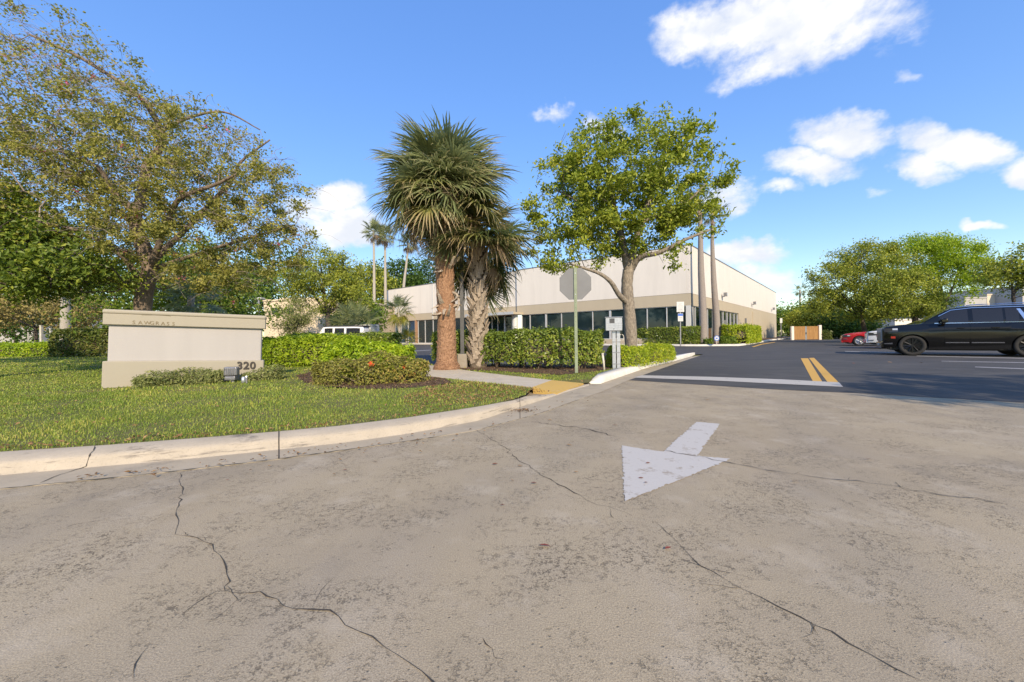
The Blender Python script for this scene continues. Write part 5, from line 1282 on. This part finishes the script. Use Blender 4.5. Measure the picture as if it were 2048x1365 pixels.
# ------------------------------------------------------------------ cars
def mat_car(name, col, rough=.2, metal=.0, coat=1.0):
    m, n, b = new_mat(name); setb(n, b, color=col, rough=rough, metal=metal, coat=coat, spec=.5); return m
MC = {'black': mat_car('black_car_paint', (.004, .004, .004), .12, 0, .0), 'red': mat_car('red_car_paint', (.42, .012, .016), .25), 'silver': mat_car('white_car_paint', (.7, .7, .69), .3),
      'glass': mat_car('tinted_car_glass', (.016, .015, .014), .08, 0, .3), 'chrome': mat_plain('chrome_trim', (.70, .70, .70), .16, 1.0, .03), 'tyre': mat_plain('tyre_rubber', (.022, .021, .02), .85, 0, .2, 20),
      'rim': mat_plain('black_wheel_rim', (.02, .02, .02), .3, .5, .1), 'silver_rim': mat_plain('silver_wheel_rim', (.42, .42, .43), .3, .8, .1), 'lamp': mat_plain('headlight_glass', (.62, .63, .62), .12, .2, .05), 'grille': mat_plain('satin_grille', (.36, .36, .36), .55, .3, .05), 'lamp_dark': mat_plain('smoked_headlight', (.05, .05, .052), .1, 0, .1), 'mark': mat_plain('red_side_marker', (.5, .04, .02), .3), 'soft': mat_plain('black_soft_top', (.02, .02, .022), .8)}
def grid(P):
    """P: array (a,b,3) -> mesh"""
    a, b = P.shape[:2]; return P.reshape(-1, 3), [(i * b + j, (i + 1) * b + j, (i + 1) * b + j + 1, i * b + j + 1) for i in range(a - 1) for j in range(b - 1)]
def fix(o):
    bm = bmesh.new(); bm.from_mesh(o.data); bmesh.ops.remove_doubles(bm, verts=bm.verts, dist=.0008); bmesh.ops.recalc_face_normals(bm, faces=bm.faces); bm.to_mesh(o.data); bm.free(); return o
def car(name, label, p, L=5.3, W=2.0, paint='black', wheels=(1.0, 4.05), wr=.40, zb=.30, hood=((0, .98), (.08, 1.10), (.9, 1.17), (1.7, 1.22)), belt=1.24, cowl=1.60, roof=((1.60, 1.22), (2.05, 1.58), (2.45, 1.82), (3.0, 1.89), (4.6, 1.87), (5.08, 1.78), (5.28, 1.25)),
        tail=1.20, gw=(.93, .70), wins=(), rim='rim', chrome=True, group=None, top=None, rails=False, win_bot=None, spokes=6, grille=True, windshield=None):
    root = thing(name, label, 'car', p['loc'], p['rz'], group)
    hx = [q[0] for q in hood]; hz_ = [q[1] for q in hood]
    def ztop(x): return float(np.interp(x, hx + [L - .15, L], hz_ + [tail + .02, tail - .06])) if x < hx[-1] else float(np.interp(x, [hx[-1], hx[-1] + .3, L - .3, L], [hz_[-1], belt, belt, tail]))
    def zlow(x):
        z = zb + (.06 if x < .35 or x > L - .35 else 0)
        for wc in wheels:
            R_ = wr * 1.14
            if abs(x - wc) < R_: z = max(z, wr + math.sqrt(max(0, R_ * R_ - (x - wc) ** 2)) - .01)
        return z
    hw = W / 2
    def ys(x, z):
        w_ = hw * (1 - .16 * max(0, (.75 - x) / .75) ** 2 - .10 * max(0, (x - L + .5) / .5) ** 2)
        w_ -= .055 * max(0, (z - .95) / .3) ** 1.5 + .05 * max(0, (.62 - z) / .35) ** 1.6
        for wc in wheels:
            w_ += .018 * math.exp(-((x - wc) / .62) ** 2) * math.exp(-((z - .8) / .25) ** 2)
        return w_ + .008 * math.exp(-((z - 1.0) / .05) ** 2)
    xs_ = sorted(set([0, .04, .1, .2, .32] + list(np.linspace(.45, L - .4, 46)) + [L - .28, L - .15, L - .05, L] + [wc + wr * 1.14 * math.sin(q) for wc in wheels for q in np.linspace(-math.pi / 2, math.pi / 2, 17)]))
    rows = 9
    def side(s_, lo, hi, x0, x1, off=0.0, rows=rows, yf=None, xl=None):
        X = [x0] + [x for x in (xl or xs_) if x0 + 1e-4 < x < x1 - 1e-4] + [x1]; P = np.zeros((len(X), rows, 3))
        for i, x in enumerate(X):
            a, b = lo(x), hi(x)
            for j in range(rows):
                z = a + (b - a) * j / (rows - 1); P[i, j] = (x, s_ * ((yf or ys)(x, z) + off), z)
        return grid(P)
    top_n = 11
    def cap(zf, x0, x1, wf, crown, xl=None, edge=.0):
        X = [x0] + [x for x in (xl or xs_) if x0 + 1e-4 < x < x1 - 1e-4] + [x1]; P = np.zeros((len(X), top_n, 3))
        for i, x in enumerate(X):
            z = zf(x); w_ = wf(x, z)
            for j in range(top_n): t_ = j / (top_n - 1) * 2 - 1; P[i, j] = (x, t_ * w_, z + crown * (1 - t_ * t_))
        return grid(P)
    fr = np.zeros((9, top_n, 3)); rr = np.zeros((9, top_n, 3))
    for i in range(9):
        for j in range(top_n):
            t_ = j / (top_n - 1) * 2 - 1
            z = zlow(0) + (ztop(0) - zlow(0)) * i / 8; fr[i, j] = (-.05 * (1 - t_ * t_) + .0 , t_ * ys(0, z), z + (.03 * (1 - t_ * t_) if i == 8 else 0))
            z = zlow(L) + (ztop(L) - zlow(L)) * i / 8; rr[i, j] = (L + .06 * (1 - t_ * t_), t_ * ys(L, z), z + (.03 * (1 - t_ * t_) if i == 8 else 0))
    pm = MC[paint]
    body = fix(lpart('body', *cat(side(-1, zlow, ztop, 0, L), side(1, zlow, ztop, 0, L), cap(ztop, 0, L, ys, .03), grid(fr), grid(rr)), pm, root, True))
    # cabin
    rx = [q[0] for q in roof]; rz = [q[1] for q in roof]
    def zr(x): return float(np.interp(x, rx, rz))
    zmax = max(rz)
    def yg(x, z):
        t_ = np.clip((z - belt) / (zmax - belt), 0, 1)
        w_ = gw[0] + (gw[1] - gw[0]) * t_ ** 1.3
        return w_ * (1 - .05 * max(0, (x - L + .9) / .9) ** 2 - .04 * max(0, (rx[1] + .3 - x)) ** 2)
    gx = list(np.linspace(rx[0], rx[-1], 44)) + rx; gx = sorted(set(gx))
    def blo(x): return min(belt - .03, zr(x))
    cab = fix(lpart('cabin', *cat(side(-1, blo, zr, rx[0], rx[-1], yf=yg, xl=gx), side(1, blo, zr, rx[0], rx[-1], yf=yg, xl=gx), cap(zr, rx[0], rx[-1], yg, .035, xl=gx)), MC[top or paint], root, True))
    # windscreen lies on the sloping front of the cabin
    wsx = [q for q in gx if rx[0] + .08 < q < rx[2] - .06]
    P = np.zeros((len(wsx), top_n, 3))
    for i, x in enumerate(wsx):
        z = zr(x); w_ = yg(x, z) - .09
        for j in range(top_n): t_ = j / (top_n - 1) * 2 - 1; P[i, j] = (x - .006, t_ * w_, z + .010 + .035 * (1 - (t_ * w_ / (w_ + .09)) ** 2))
    fix(lpart('windscreen', *grid(P), MC['glass'], root, True))
    wb = win_bot or (belt + .035)
    for s_ in (-1, 1):
        for (x0, x1, drop) in wins:
            hi = lambda x: max(wb + .002, min(zr(x) - drop, zmax - drop - .015))
            pane = fix(lpart('side_window', *side(s_, lambda x: wb, hi, x0, x1, .006, 5, yg, gx), MC['glass'], root, True))
        if chrome and wins:
            X0, X1 = wins[0][0] - .03, wins[-1][1] + .05
            fix(lpart('chrome_strip', *side(s_, lambda x: wb - .035, lambda x: wb - .006, X0 - .12, X1, .011, 2, yg, gx), MC['chrome'], root, True))
            fix(lpart('chrome_strip', *side(s_, lambda x: max(wb, min(zr(x) - .062, zmax - .062)), lambda x: max(wb + .01, min(zr(x) - .040, zmax - .040)), X0, X1, .010, 2, yg, gx), MC['chrome'], root, True))
    # doors stand a hair proud of the body, so their joints read as lines
    if wins:
        dx = [wins[0][0] + .10, wins[0][1] + .03] + [w_[1] + .03 for w_ in wins[1:2]]
        for s_ in (-1, 1):
            for a, b in zip(dx[:-1], dx[1:]):
                d = fix(lpart('door', *side(s_, lambda x: max(zb + .12, zlow(x) + .03), lambda x: ztop(x) - .03, a + .012, b - .012, .007), pm, root, True))
                hxm = b - .24
                lpart('handle', *bevel_mesh(*box(hxm - .10, hxm + .10, s_ * (ys(hxm, 1.0) + .02) - .012, s_ * (ys(hxm, 1.0) + .02) + .012, belt - .20, belt - .165), .008, 1), MC['chrome'] if False else pm, d)
                if chrome: fix(lpart('side_moulding', *side(s_, lambda x: max(zb + .24, zlow(x) + .02), lambda x: max(zb + .275, zlow(x) + .03), a + .03, b - .03, .018, 2), MC['chrome'], d, True))
            mx = wins[0][0] + .08
            lpart('mirror', *bevel_mesh(*box(mx - .10, mx + .10, s_ * (gw[0] + .19) - .11, s_ * (gw[0] + .19) + .11, belt + .02, belt + .20), .05, 3), pm, root)
            lpart('mirror_arm', *box(mx - .03, mx + .05, min(s_ * (gw[0] - .02), s_ * (gw[0] + .1)), max(s_ * (gw[0] - .02), s_ * (gw[0] + .1)), belt + .03, belt + .08), M['black'], root)
    # wheels
    for wc in wheels:
        for s_ in (-1, 1):
            yo = s_ * (hw - .035); yi = s_ * (hw - .29)
            prof_ = [(yi, wr * .70), (yi, wr * .95), (yi + s_ * .03, wr), (yo - s_ * .03, wr), (yo, wr * .95), (yo + s_ * .006, wr * .72), (yo - s_ * .03, wr * .69)]
            V, F = [], []; ns = 36
            for q in range(ns):
                c_, n_ = math.cos(2 * math.pi * q / ns), math.sin(2 * math.pi * q / ns)
                for (y, r) in prof_: V.append((wc + r * c_, y, wr + r * n_))
            m_ = len(prof_)
            F = [(q * m_ + i, ((q + 1) % ns) * m_ + i, ((q + 1) % ns) * m_ + i + 1, q * m_ + i + 1) for q in range(ns) for i in range(m_ - 1)]
            wh = thing('wheel', None, None); wh.parent = root
            fix(lpart('tyre', V, F, MC['tyre'], wh, True))
            parts_ = [tube([(wc, yo - s_ * .09, wr), (wc, yo - s_ * .085, wr)], wr * .69, 28)]
            parts_.append(tube([(wc, yo - s_ * .08, wr), (wc, yo - s_ * .012, wr)], [wr * .17, wr * .13], 14))
            for q in range(spokes):
                a_ = 2 * math.pi * q / spokes + .3
                for da in (-.16, .16):
                    e = np.array((math.cos(a_ + da * 1.3), 0, math.sin(a_ + da * 1.3))); f_ = np.array((math.cos(a_ + da), 0, math.sin(a_ + da)))
                    parts_.append(tube([np.array((wc, yo - s_ * .03, wr)) + f_ * wr * .12, np.array((wc, yo - s_ * .022, wr)) + e * wr * .68], [.030, .024], 5))
            nn = 28; ring = [(wc + wr * .68 * math.cos(q * 2 * math.pi / nn), yo - s_ * .025, wr + wr * .68 * math.sin(q * 2 * math.pi / nn)) for q in range(nn + 1)]
            parts_.append(tube(ring, .016, 5, False))
            lpart('rim', *cat(*parts_), MC[rim], wh)
    lpart('underbody', *cat(box(.25, L - .25, -hw * .62, hw * .62, zb - .06, .85), box(.2, L - .2, -hw * .80, hw * .80, zb - .02, zb + .10)), M['black'], root)
    # front: lamps, grille
    for s_ in (-1, 1):
        zt_ = ztop(.25)
        fix(lpart('headlight', *side(s_, lambda x: zt_ - .24 + .05 * x, lambda x: zt_ - .07, .02, .42, .012, 4), MC['lamp_dark'], root, True))
        fix(lpart('lamp_insert', *side(s_, lambda x: zt_ - .15, lambda x: zt_ - .08, .26, .41, .018, 3), MC['lamp'], root, True))
        fix(lpart('side_marker', *side(s_, lambda x: .70, lambda x: .78, wheels[0] - wr * 1.14 - .16, wheels[0] - wr * 1.14 - .03, .012, 3), MC['mark'], root, True))
        fix(lpart('fog_trim', *side(s_, lambda x: .46, lambda x: .50 + .10 * max(0, x - .05), .02, .26, .014, 3), MC['chrome'], root, True))
        fix(lpart('tail_light', *side(s_, lambda x: tail - .34, lambda x: tail - .08, L - .3, L - .02, .012, 4), MC['mark'], root, True))
    if grille:
        g = lpart('grille', *bevel_mesh(*box(-.06, .02, -hw * .62, hw * .62, .58, hz_[0] + .02), .02, 2), MC['grille'], root)
        for q in range(7): lpart('slat', *box(-.070, -.061, -hw * .58, hw * .58, .62 + q * .05, .645 + q * .05), M['black'], g)
    lpart('bumper', *bevel_mesh(*box(-.07, .12, -hw * .80, hw * .80, zb + .02, .54), .04, 3), pm, root)
    lpart('number_plate', *box(-.085, -.071, -.16, .16, .40, .50), M['white'], root)
    if rails:
        for s_ in (-1, 1):
            lpart('roof_rail', *tube(smooth_path([(2.37, s_ * (gw[1] - .06), zmax + .005), (2.57, s_ * (gw[1] - .06), zmax + .065), (4.42, s_ * (gw[1] - .06), zmax + .055), (4.77, s_ * (gw[1] - .06), zmax - .01)], 14), .02, 6), MC['chrome'], root)
    return root
HD = np.array((.80, -.60)); HD /= np.linalg.norm(HD); RZ = math.atan2(HD[1], HD[0]); YD = np.array((-HD[1], HD[0]))
def park(pxw, yw, wheel_x, hw):
    g = gp(pxw, yw, .004)[:2]                     # where the near front tyre stands
    o = g - HD * wheel_x + YD * (hw - .16)
    return dict(loc=(o[0], o[1], .004), rz=RZ)
gc = 'cars parked side by side along the lot'
suv = car('sport_utility_car', 'big black sport utility car with chrome window trim parked at the right edge', park(1824, 711.5, .84, 1.03), L=5.17, W=2.06, wheels=(.84, 3.87), wr=.41, group=gc, rails=True,
    wins=((1.62, 2.37, .09), (2.49, 3.24, .09), (3.30, 3.62, .09), (3.90, 4.87, .10)), gw=(.96, .76), zb=.27, hood=((0, 1.10), (.07, 1.17), (.62, 1.235), (1.17, 1.27)), belt=1.27,
    roof=((1.10, 1.25), (1.54, 1.58), (1.94, 1.84), (2.5, 1.905), (4.42, 1.89), (4.92, 1.81), (5.15, 1.25)))
# slanted chrome pillar at the rear quarter of the black car
for s_ in (-1, 1):
    lpart('chrome_pillar', *cat(([(3.58, s_ * .822, 1.77), (3.67, s_ * .822, 1.77), (3.87, s_ * .977, 1.30), (3.75, s_ * .977, 1.30)], [(0, 1, 2, 3)])), MC['chrome'], suv)
car('sport_utility_car', 'white car with a dark roof half hidden behind the big black car', park(1780, 698.0, .95, .95), L=4.7, W=1.9, paint='silver', wheels=(.95, 3.75), wr=.36, group=gc, top='black',
    wins=((1.75, 2.55, .09), (2.63, 3.5, .09), (3.58, 4.1, .1)), gw=(.88, .68), hood=((0, .84), (.1, .98), (.8, 1.06), (1.5, 1.10)), belt=1.10, roof=((1.35, 1.08), (1.8, 1.35), (2.2, 1.54), (2.7, 1.58), (3.8, 1.55), (4.4, 1.42), (4.65, 1.10)), tail=1.05, chrome=False, rim='silver_rim', grille=False)
car('coupe', 'low red coupe with black roof furthest along the parked row', park(1719, 692, .92, .94), L=4.75, W=1.9, paint='red', wheels=(.92, 3.65), wr=.345, zb=.2, group=gc, top='soft',
    wins=((2.0, 2.95, .07), (3.0, 3.5, .07)), gw=(.84, .60), hood=((0, .70), (.12, .82), (.8, .93), (1.6, .99)), belt=.98, roof=((1.55, .97), (2.0, 1.18), (2.4, 1.33), (2.9, 1.37), (3.4, 1.33), (4.0, 1.14), (4.4, .98)), tail=.95, chrome=False, rim='silver_rim', grille=False, spokes=5)
# jeep and trailer behind the hedges on the left
b = at(616, 672, 29.0)
jp = car('off_road_car', 'boxy white off-road car with a black soft top showing above the flat hedge', dict(loc=(b[0], b[1], .004), rz=math.radians(4)), L=4.3, W=1.85, paint='silver', wheels=(.75, 3.5), wr=.40, zb=.45, hood=((0, 1.12), (.1, 1.16), (.8, 1.19), (1.15, 1.20)), belt=1.18,
    roof=((1.05, 1.18), (1.2, 1.50), (1.38, 1.78), (1.8, 1.83), (3.6, 1.82), (4.15, 1.78), (4.26, 1.2)), tail=1.15, gw=(.86, .78), wins=((1.5, 2.05, .10), (2.2, 2.85, .10), (3.0, 3.95, .10)), chrome=False, spokes=5)
lpart('soft_top', *bevel_mesh(*box(1.42, 4.22, -.79, .79, 1.80, 1.905), .03, 2), MC['soft'], jp)
b = at(652, 668, 33.0); k = 33.0 / FPX
tr = thing('cargo_trailer', 'low white box trailer with a slanted nose behind the off-road car', 'trailer', (b[0], b[1], 0))
def tz(y): return at(700, y, 33.0)[2]
xa, xb, xc = 0, (688 - 652) * k, (742 - 652) * k
V = [(xa, 0, tz(664)), (xa, 0, tz(658)), (xb, 0, tz(653.5)), (xc, 0, tz(649)), (xc, 0, tz(664))]
V = V + [(v[0], 2.1, v[2]) for v in V]
fix(lpart('box', V, [(0, 1, 2, 3, 4), (9, 8, 7, 6, 5), (0, 5, 6, 1), (1, 6, 7, 2), (2, 7, 8, 3), (3, 8, 9, 4), (4, 9, 5, 0)], MC['silver'], tr))
lpart('chassis', *box(xa + .2, xc - .3, .1, 2.0, .45, tz(664) - .005), M['black'], tr)
for x in (xc * .5, xc * .68): lpart('wheel', *tube([(x, -.02, .36), (x, .2, .36)], .36, 18), MC['tyre'], tr)

# ------------------------------------------------------------------ posts, poles and far buildings
for (x, yt, yb, d, w_, lb) in ((83, 651, 690, 27.5, .07, 'wider pale concrete post above the bright hedge'), (101.5, 657, 690, 28.5, .05, 'thinner white post next to the dark hedge'), (57, 665, 690, 34, .035, 'thin distant white pole left of the two pale posts')):
    b = at(x, yb, d); b[2] = 0; zt_ = at(x, yt, d)[2]
    q = thing('post', lb, 'post', b); lpart('shaft', *box(-w_ * .9, w_ * .9, -w_ * .9, w_ * .9, 0, zt_ - .05), M['pvc'], q); lpart('cap', *box(-w_ * 1.05, w_ * 1.05, -w_ * 1.05, w_ * 1.05, zt_ - .049, zt_), M['pvc'], q)
b = at(519, 690, 36); b[2] = 0
q = thing('lamp_pole', 'grey lamp pole above the right end of the monument sign', 'lamp pole', b)
zt_ = at(518, 600, 36)[2]; lpart('pole', *tube([(0, 0, 0), (0, 0, zt_)], [.11, .09], 10), M['gray_metal'], q); lpart('lamp_head', *bevel_mesh(*box(-.3, .3, -.2, .5, zt_, zt_ + .2), .05, 2), M['white'], q)
def house(name, label, x0, x1, ytop, ybot, d, depth, mat, wins=(), rz=0.0, notch=None, group=None):
    a, c = at(x0, 660, d), at(x1, 660, d); wd = c[0] - a[0]; zt_ = at((x0 + x1) / 2, ytop, d)[2]
    t = thing(name, label, 'building', (a[0], d, 0), rz)
    lpart('wall', *box(0, wd, 0, depth, 0, zt_), mat, t)
    lpart('roof', *box(-.1, wd + .1, -.1, depth + .1, zt_ + .002, zt_ + .2), mat, t)
    for (u0, u1, v0, v1) in wins:
        X0, X1 = at(u0, 660, d)[0] - a[0], at(u1, 660, d)[0] - a[0]; Z1, Z0 = at(u0, v0, d)[2], at(u0, v1, d)[2]
        f = lpart('window', *cat(box(X0, X1, -.03, -.002, Z0, Z0 + .08), box(X0, X1, -.03, -.002, Z1 - .08, Z1), box(X0, X0 + .08, -.03, -.002, Z0 + .081, Z1 - .081), box(X1 - .08, X1, -.03, -.002, Z0 + .081, Z1 - .081)), M['tan'], t)
        lpart('pane', *box(X0 + .08, X1 - .08, -.012, -.003, Z0 + .08, Z1 - .08), M['glass'], f)
    if notch:
        for (u0, u1, v0) in notch:
            X0, X1 = at(u0, 660, d)[0] - a[0], at(u1, 660, d)[0] - a[0]
            lpart('parapet', *box(X0, X1, .02, depth - .02, zt_ + .201, at(u0, v0, d)[2]), mat, t)
    return t
M['beige'] = mat_wall('beige_block', (.66, .54, .38), .2); M['greywall'] = mat_wall('grey_wall', (.42, .40, .37), .1); M['sand'] = mat_wall('sand_wall', (.66, .57, .43), .08)
house('office_building', 'beige two-storey building with square windows behind the trees right of the monument sign', 528, 720, 602, 680, 47, 14, M['beige'], [(543, 557, 615, 630), (575, 589, 615, 630), (640, 654, 615, 630), (684, 698, 615, 630)], notch=[(560, 640, 596)])
house('warehouse', 'low sand-coloured building with a pale wall behind the black car roof', 1975, 2060, 590, 680, 74, 20, M['sand'])
house('warehouse', 'grey flat building wedged between the bright tree and the sand-coloured building', 1930, 1974, 597, 680, 72, 18, M['greywall'])
house('warehouse', 'tall grey building at the far right edge of the photo', 2046, 2180, 572, 680, 70, 18, M['greywall'])
house('warehouse', 'low white building glimpsed under the lot trees behind the white car', 1790, 1935, 640, 680, 66, 12, M['cream'], [(1868, 1884, 644, 655)])
house('warehouse', 'low pale building glimpsed at the far left under the branches', -40, 75, 594, 680, 75, 15, M['greywall'])
# ------------------------------------------------------------------ grass blades, litter, fallen leaves
rg = np.random.default_rng(77)
def sample_in(poly2, x0, x1, y0, y1, n):
    P = np.stack([rg.uniform(x0, x1, n), rg.uniform(y0, y1, n)], 1); return P[inside(P, poly2)]
SIGN2 = np.array([sa[:2], sb[:2], sb[:2] - nz[:2] * SD, sa[:2] - nz[:2] * SD])
def clear(P):
    k = ~inside(P, SIDEWALK2) & ~inside(P, SIGN2)
    k &= ~(inside(P, MUL2) & (rg.random(len(P)) < .97)); k &= ~(inside(P, SOIL2) & (rg.random(len(P)) < .96)); return P[k]
bands = [(2.6, 5.2, 4200, .030, .0060), (5.2, 7.0, 2400, .031, .009), (7.0, 10.0, 1000, .032, .014), (10, 14, 380, .04, .022), (14, 20, 130, .045, .035), (20, 27, 50, .05, .05)]
Vs, Fs = [], []; off = 0
for (y0, y1, dens, hh_, ww) in bands:
    xr = min(6.0, 1.5 + y1 * .2); xl = -1.32 * y1 - 1
    P = clear(sample_in(LAWN2, xl, xr, y0, y1, int((xr - xl) * (y1 - y0) * dens)))
    # thin, worn spots
    nz_ = np.sin(P[:, 0] * 2.3 + 1.7) * np.sin(P[:, 1] * 2.9) + np.sin(P[:, 0] * 5.1 + P[:, 1] * 3.7) * .6
    P = P[rg.random(len(P)) < np.clip(.95 - .30 * nz_, .3, 1)]
    n = len(P); h = hh_ * rg.gamma(6, 1 / 6, n) * (.8 + .25 * np.sin(P[:, 0] * 3.1) * np.cos(P[:, 1] * 2.2))
    az = rg.uniform(0, 6.283, n); lean = rg.uniform(.15, 1.1, n); d = np.stack([np.cos(az), np.sin(az)], 1); s_ = np.stack([-d[:, 1], d[:, 0]], 1)
    w_ = ww * rg.uniform(.6, 1.3, n)
    z0 = np.full(n, LZ - .005)
    V = np.zeros((n, 5, 3))
    V[:, 0, :2] = P - s_ * w_[:, None] / 2; V[:, 1, :2] = P + s_ * w_[:, None] / 2; V[:, 0, 2] = V[:, 1, 2] = z0
    m = P + d * (h * lean * .3)[:, None]
    V[:, 2, :2] = m + s_ * w_[:, None] * .4; V[:, 3, :2] = m - s_ * w_[:, None] * .4; V[:, 2, 2] = V[:, 3, 2] = z0 + h * .6
    V[:, 4, :2] = P + d * (h * lean)[:, None]; V[:, 4, 2] = z0 + h * (1.0 - .35 * (lean > .8))
    V = V.reshape(-1, 3); b_ = np.arange(n)[:, None] * 5 + off
    Fs.append(np.concatenate([b_ + np.array((0, 1, 2)), b_ + np.array((0, 2, 3)), b_ + np.array((3, 2, 4))])); Vs.append(V); off += n * 5
g = put('grass', mesh_np('grass', np.concatenate(Vs), np.concatenate(Fs), ML['grass'])); g['kind'] = 'stuff'
# leaf litter and mulch chips
def scatter(P, zz_, size, mat, name, tilt=.5, wd=.5):
    n = len(P); C = np.column_stack([P, np.full(n, zz_) + rg.random(n) * .02]); N = rsphere(n, rg) * tilt + np.array((0, 0, 1.0)); Lg = size * rg.uniform(.5, 1.4, n)
    V, F = leaf_geo(C, N, Lg, Lg * wd, rg); o = put(name, mesh_np(name, V, F, mat)); o['kind'] = 'stuff'; return o
A1 = np.array([gp(x, y, LZ)[:2] for x, y in ((830, 826), (1000, 799), (1066, 789), (1104, 787), (1062, 777), (930, 765), (860, 775), (800, 800))])
A2 = np.array([gp(x, y, LZ)[:2] for x, y in ((880, 741), (1180, 768), (1200, 745), (1000, 744))])
scatter(sample_in(A1, -2.5, 2, 4, 9, 9000), LZ + .018, .035, ML['litter'], 'leaf_litter', .8)
P = np.concatenate([sample_in(A2, -3, 3, 6, 12, 900), sample_in(LAWN2, -8, 1, 3.4, 9, 500)])
P = P[~inside(P, SIDEWALK2)]
kb = KERB_C[(KERB_C[:, 2] > .08)][:, :2]
ii = rg.integers(0, len(kb) - 1, 420); tt = rg.random(420)[:, None]; e = kb[ii] * (1 - tt) + kb[ii + 1] * tt + np.stack([rg.normal(0, .02, 420), np.abs(rg.normal(.05, .08, 420))], 1)
scatter(np.concatenate([P, e]), LZ + .012, .036, ML['litter'], 'leaf_litter', .7)
P = np.concatenate([sample_in(MUL2, -6, 0, 6, 13, 9000), sample_in(SOIL2, -4, 8, 8, 19, 8000)])
scatter(P[~inside(P, SIDEWALK2)], LZ + .012, .045, ML['chip'], 'mulch_chips', .6, .4)
Pk = np.concatenate([np.array([gp(x + rg.normal(0, 14), lin(x, G_) - abs(rg.normal(0, 4)))[:2] for x in rg.uniform(150, 1180, 80)]), np.array([gp(1048 + rg.normal(0, 14), 823 + rg.normal(0, 1.2))[:2] for _ in range(70)]),
                     np.array([gp(x, lin(x, G_) + rg.exponential(10))[:2] for x in rg.uniform(300, 1200, 26)])])
scatter(Pk, .012, .035, ML['litter'], 'gutter_litter', .4)
# single fallen leaves on the drive
V0, F0 = [], []
for i, (x, w_) in enumerate(((-.5, .02), (-.3, .22), (0, .32), (.3, .2), (.5, .02))):
    z = .06 * math.cos(x * 3) ; V0 += [(x, -w_ * .7, z + .12 * w_), (x, 0, z), (x, w_ * .7, z + .12 * w_)]
for i in range(4): k = i * 3; F0 += [(k, k + 3, k + 4, k + 1), (k + 1, k + 4, k + 5, k + 2)]
lmes = [mesh_py('fallen_leaf', V0, F0, mat_plain('fallen_leaf_%s' % nm, c, .7, 0, .3, 60)) for nm, c in (('brown', (.20, .075, .03)), ('tan', (.30, .18, .07)), ('red', (.22, .05, .03)))]
spots = [(1090, 1091, .05, 2), (1336, 1096, .035, 2), (990, 928, .045, 0), (1040, 932, .035, 1), (1068, 966, .04, 0), (1296, 926, .035, 0), (1282, 956, .035, 0), (1292, 965, .03, 0), (1025, 961, .025, 1), (1138, 890, .05, 1), (1100, 840, .05, 1), (925, 893, .03, 1),
         (750, 923, .035, 1), (690, 940, .03, 0), (1005, 1010, .03, 0), (668, 948, .03, 1), (455, 960, .02, 0), (1590, 962, .04, 1), (1738, 918, .04, 0), (1415, 800, .06, 1), (1508, 790, .05, 0), (1230, 850, .05, 0), (900, 905, .03, 0), (1152, 944, .03, 1), (1708, 727, .12, 0), (1780, 725, .12, 1), (1842, 726, .10, 1)]
labels = ['largest red-brown leaf lying flat in the middle foreground', 'small red-brown leaf beside the long crack on the right', 'dark curled leaf left of the arrow head', 'tan leaf just right of the dark curled leaf, left of the arrow',
 'brown leaf on the thin crack left of the arrow tip', 'upper leaf lying on the white arrow head', 'middle leaf lying on the white arrow head', 'lowest leaf lying on the white arrow head', 'tiny tan leaf near the thin crack left of the arrow', 'tan leaf between the ramp gutter and the arrow',
 'tan leaf close to the gutter edge below the yellow ramp', 'small tan leaf by the gutter joint left of the ramp', 'tan leaf below the curb right of the curb joint', 'dark leaf on the drive below the curb joint', 'small dark leaf alone left of the arrow point', 'pale leaf on the drive under the middle of the curb',
 'small brown leaf near the top of the long left crack', 'tan leaf on the crack right of the arrow', 'dark leaf far right of the arrow on the concrete', 'tan leaf on the concrete just below the white stop bar', 'brown leaf on the concrete near the black asphalt edge', 'brown leaf at the end of the short upper crack',
 'small brown leaf near the middle of the gutter joint', 'tan speck of a leaf left of the arrow head corner', 'brown leaf on the asphalt near the front of the black car', 'tan leaf on the asphalt below the gap between the white and black cars', 'tan leaf on the asphalt beside the parking stripes']
for i, (x, y, s_, k) in enumerate(spots):
    o = put('fallen_leaf', lmes[k], None, gp(x, y, .010)); o.scale = (s_, s_, s_ * .8); o.rotation_euler = (rg.normal(0, .12), rg.normal(0, .1), rg.uniform(-.5, .5))
    tag(o, labels[i], 'leaf', 'fallen leaves on the drive')
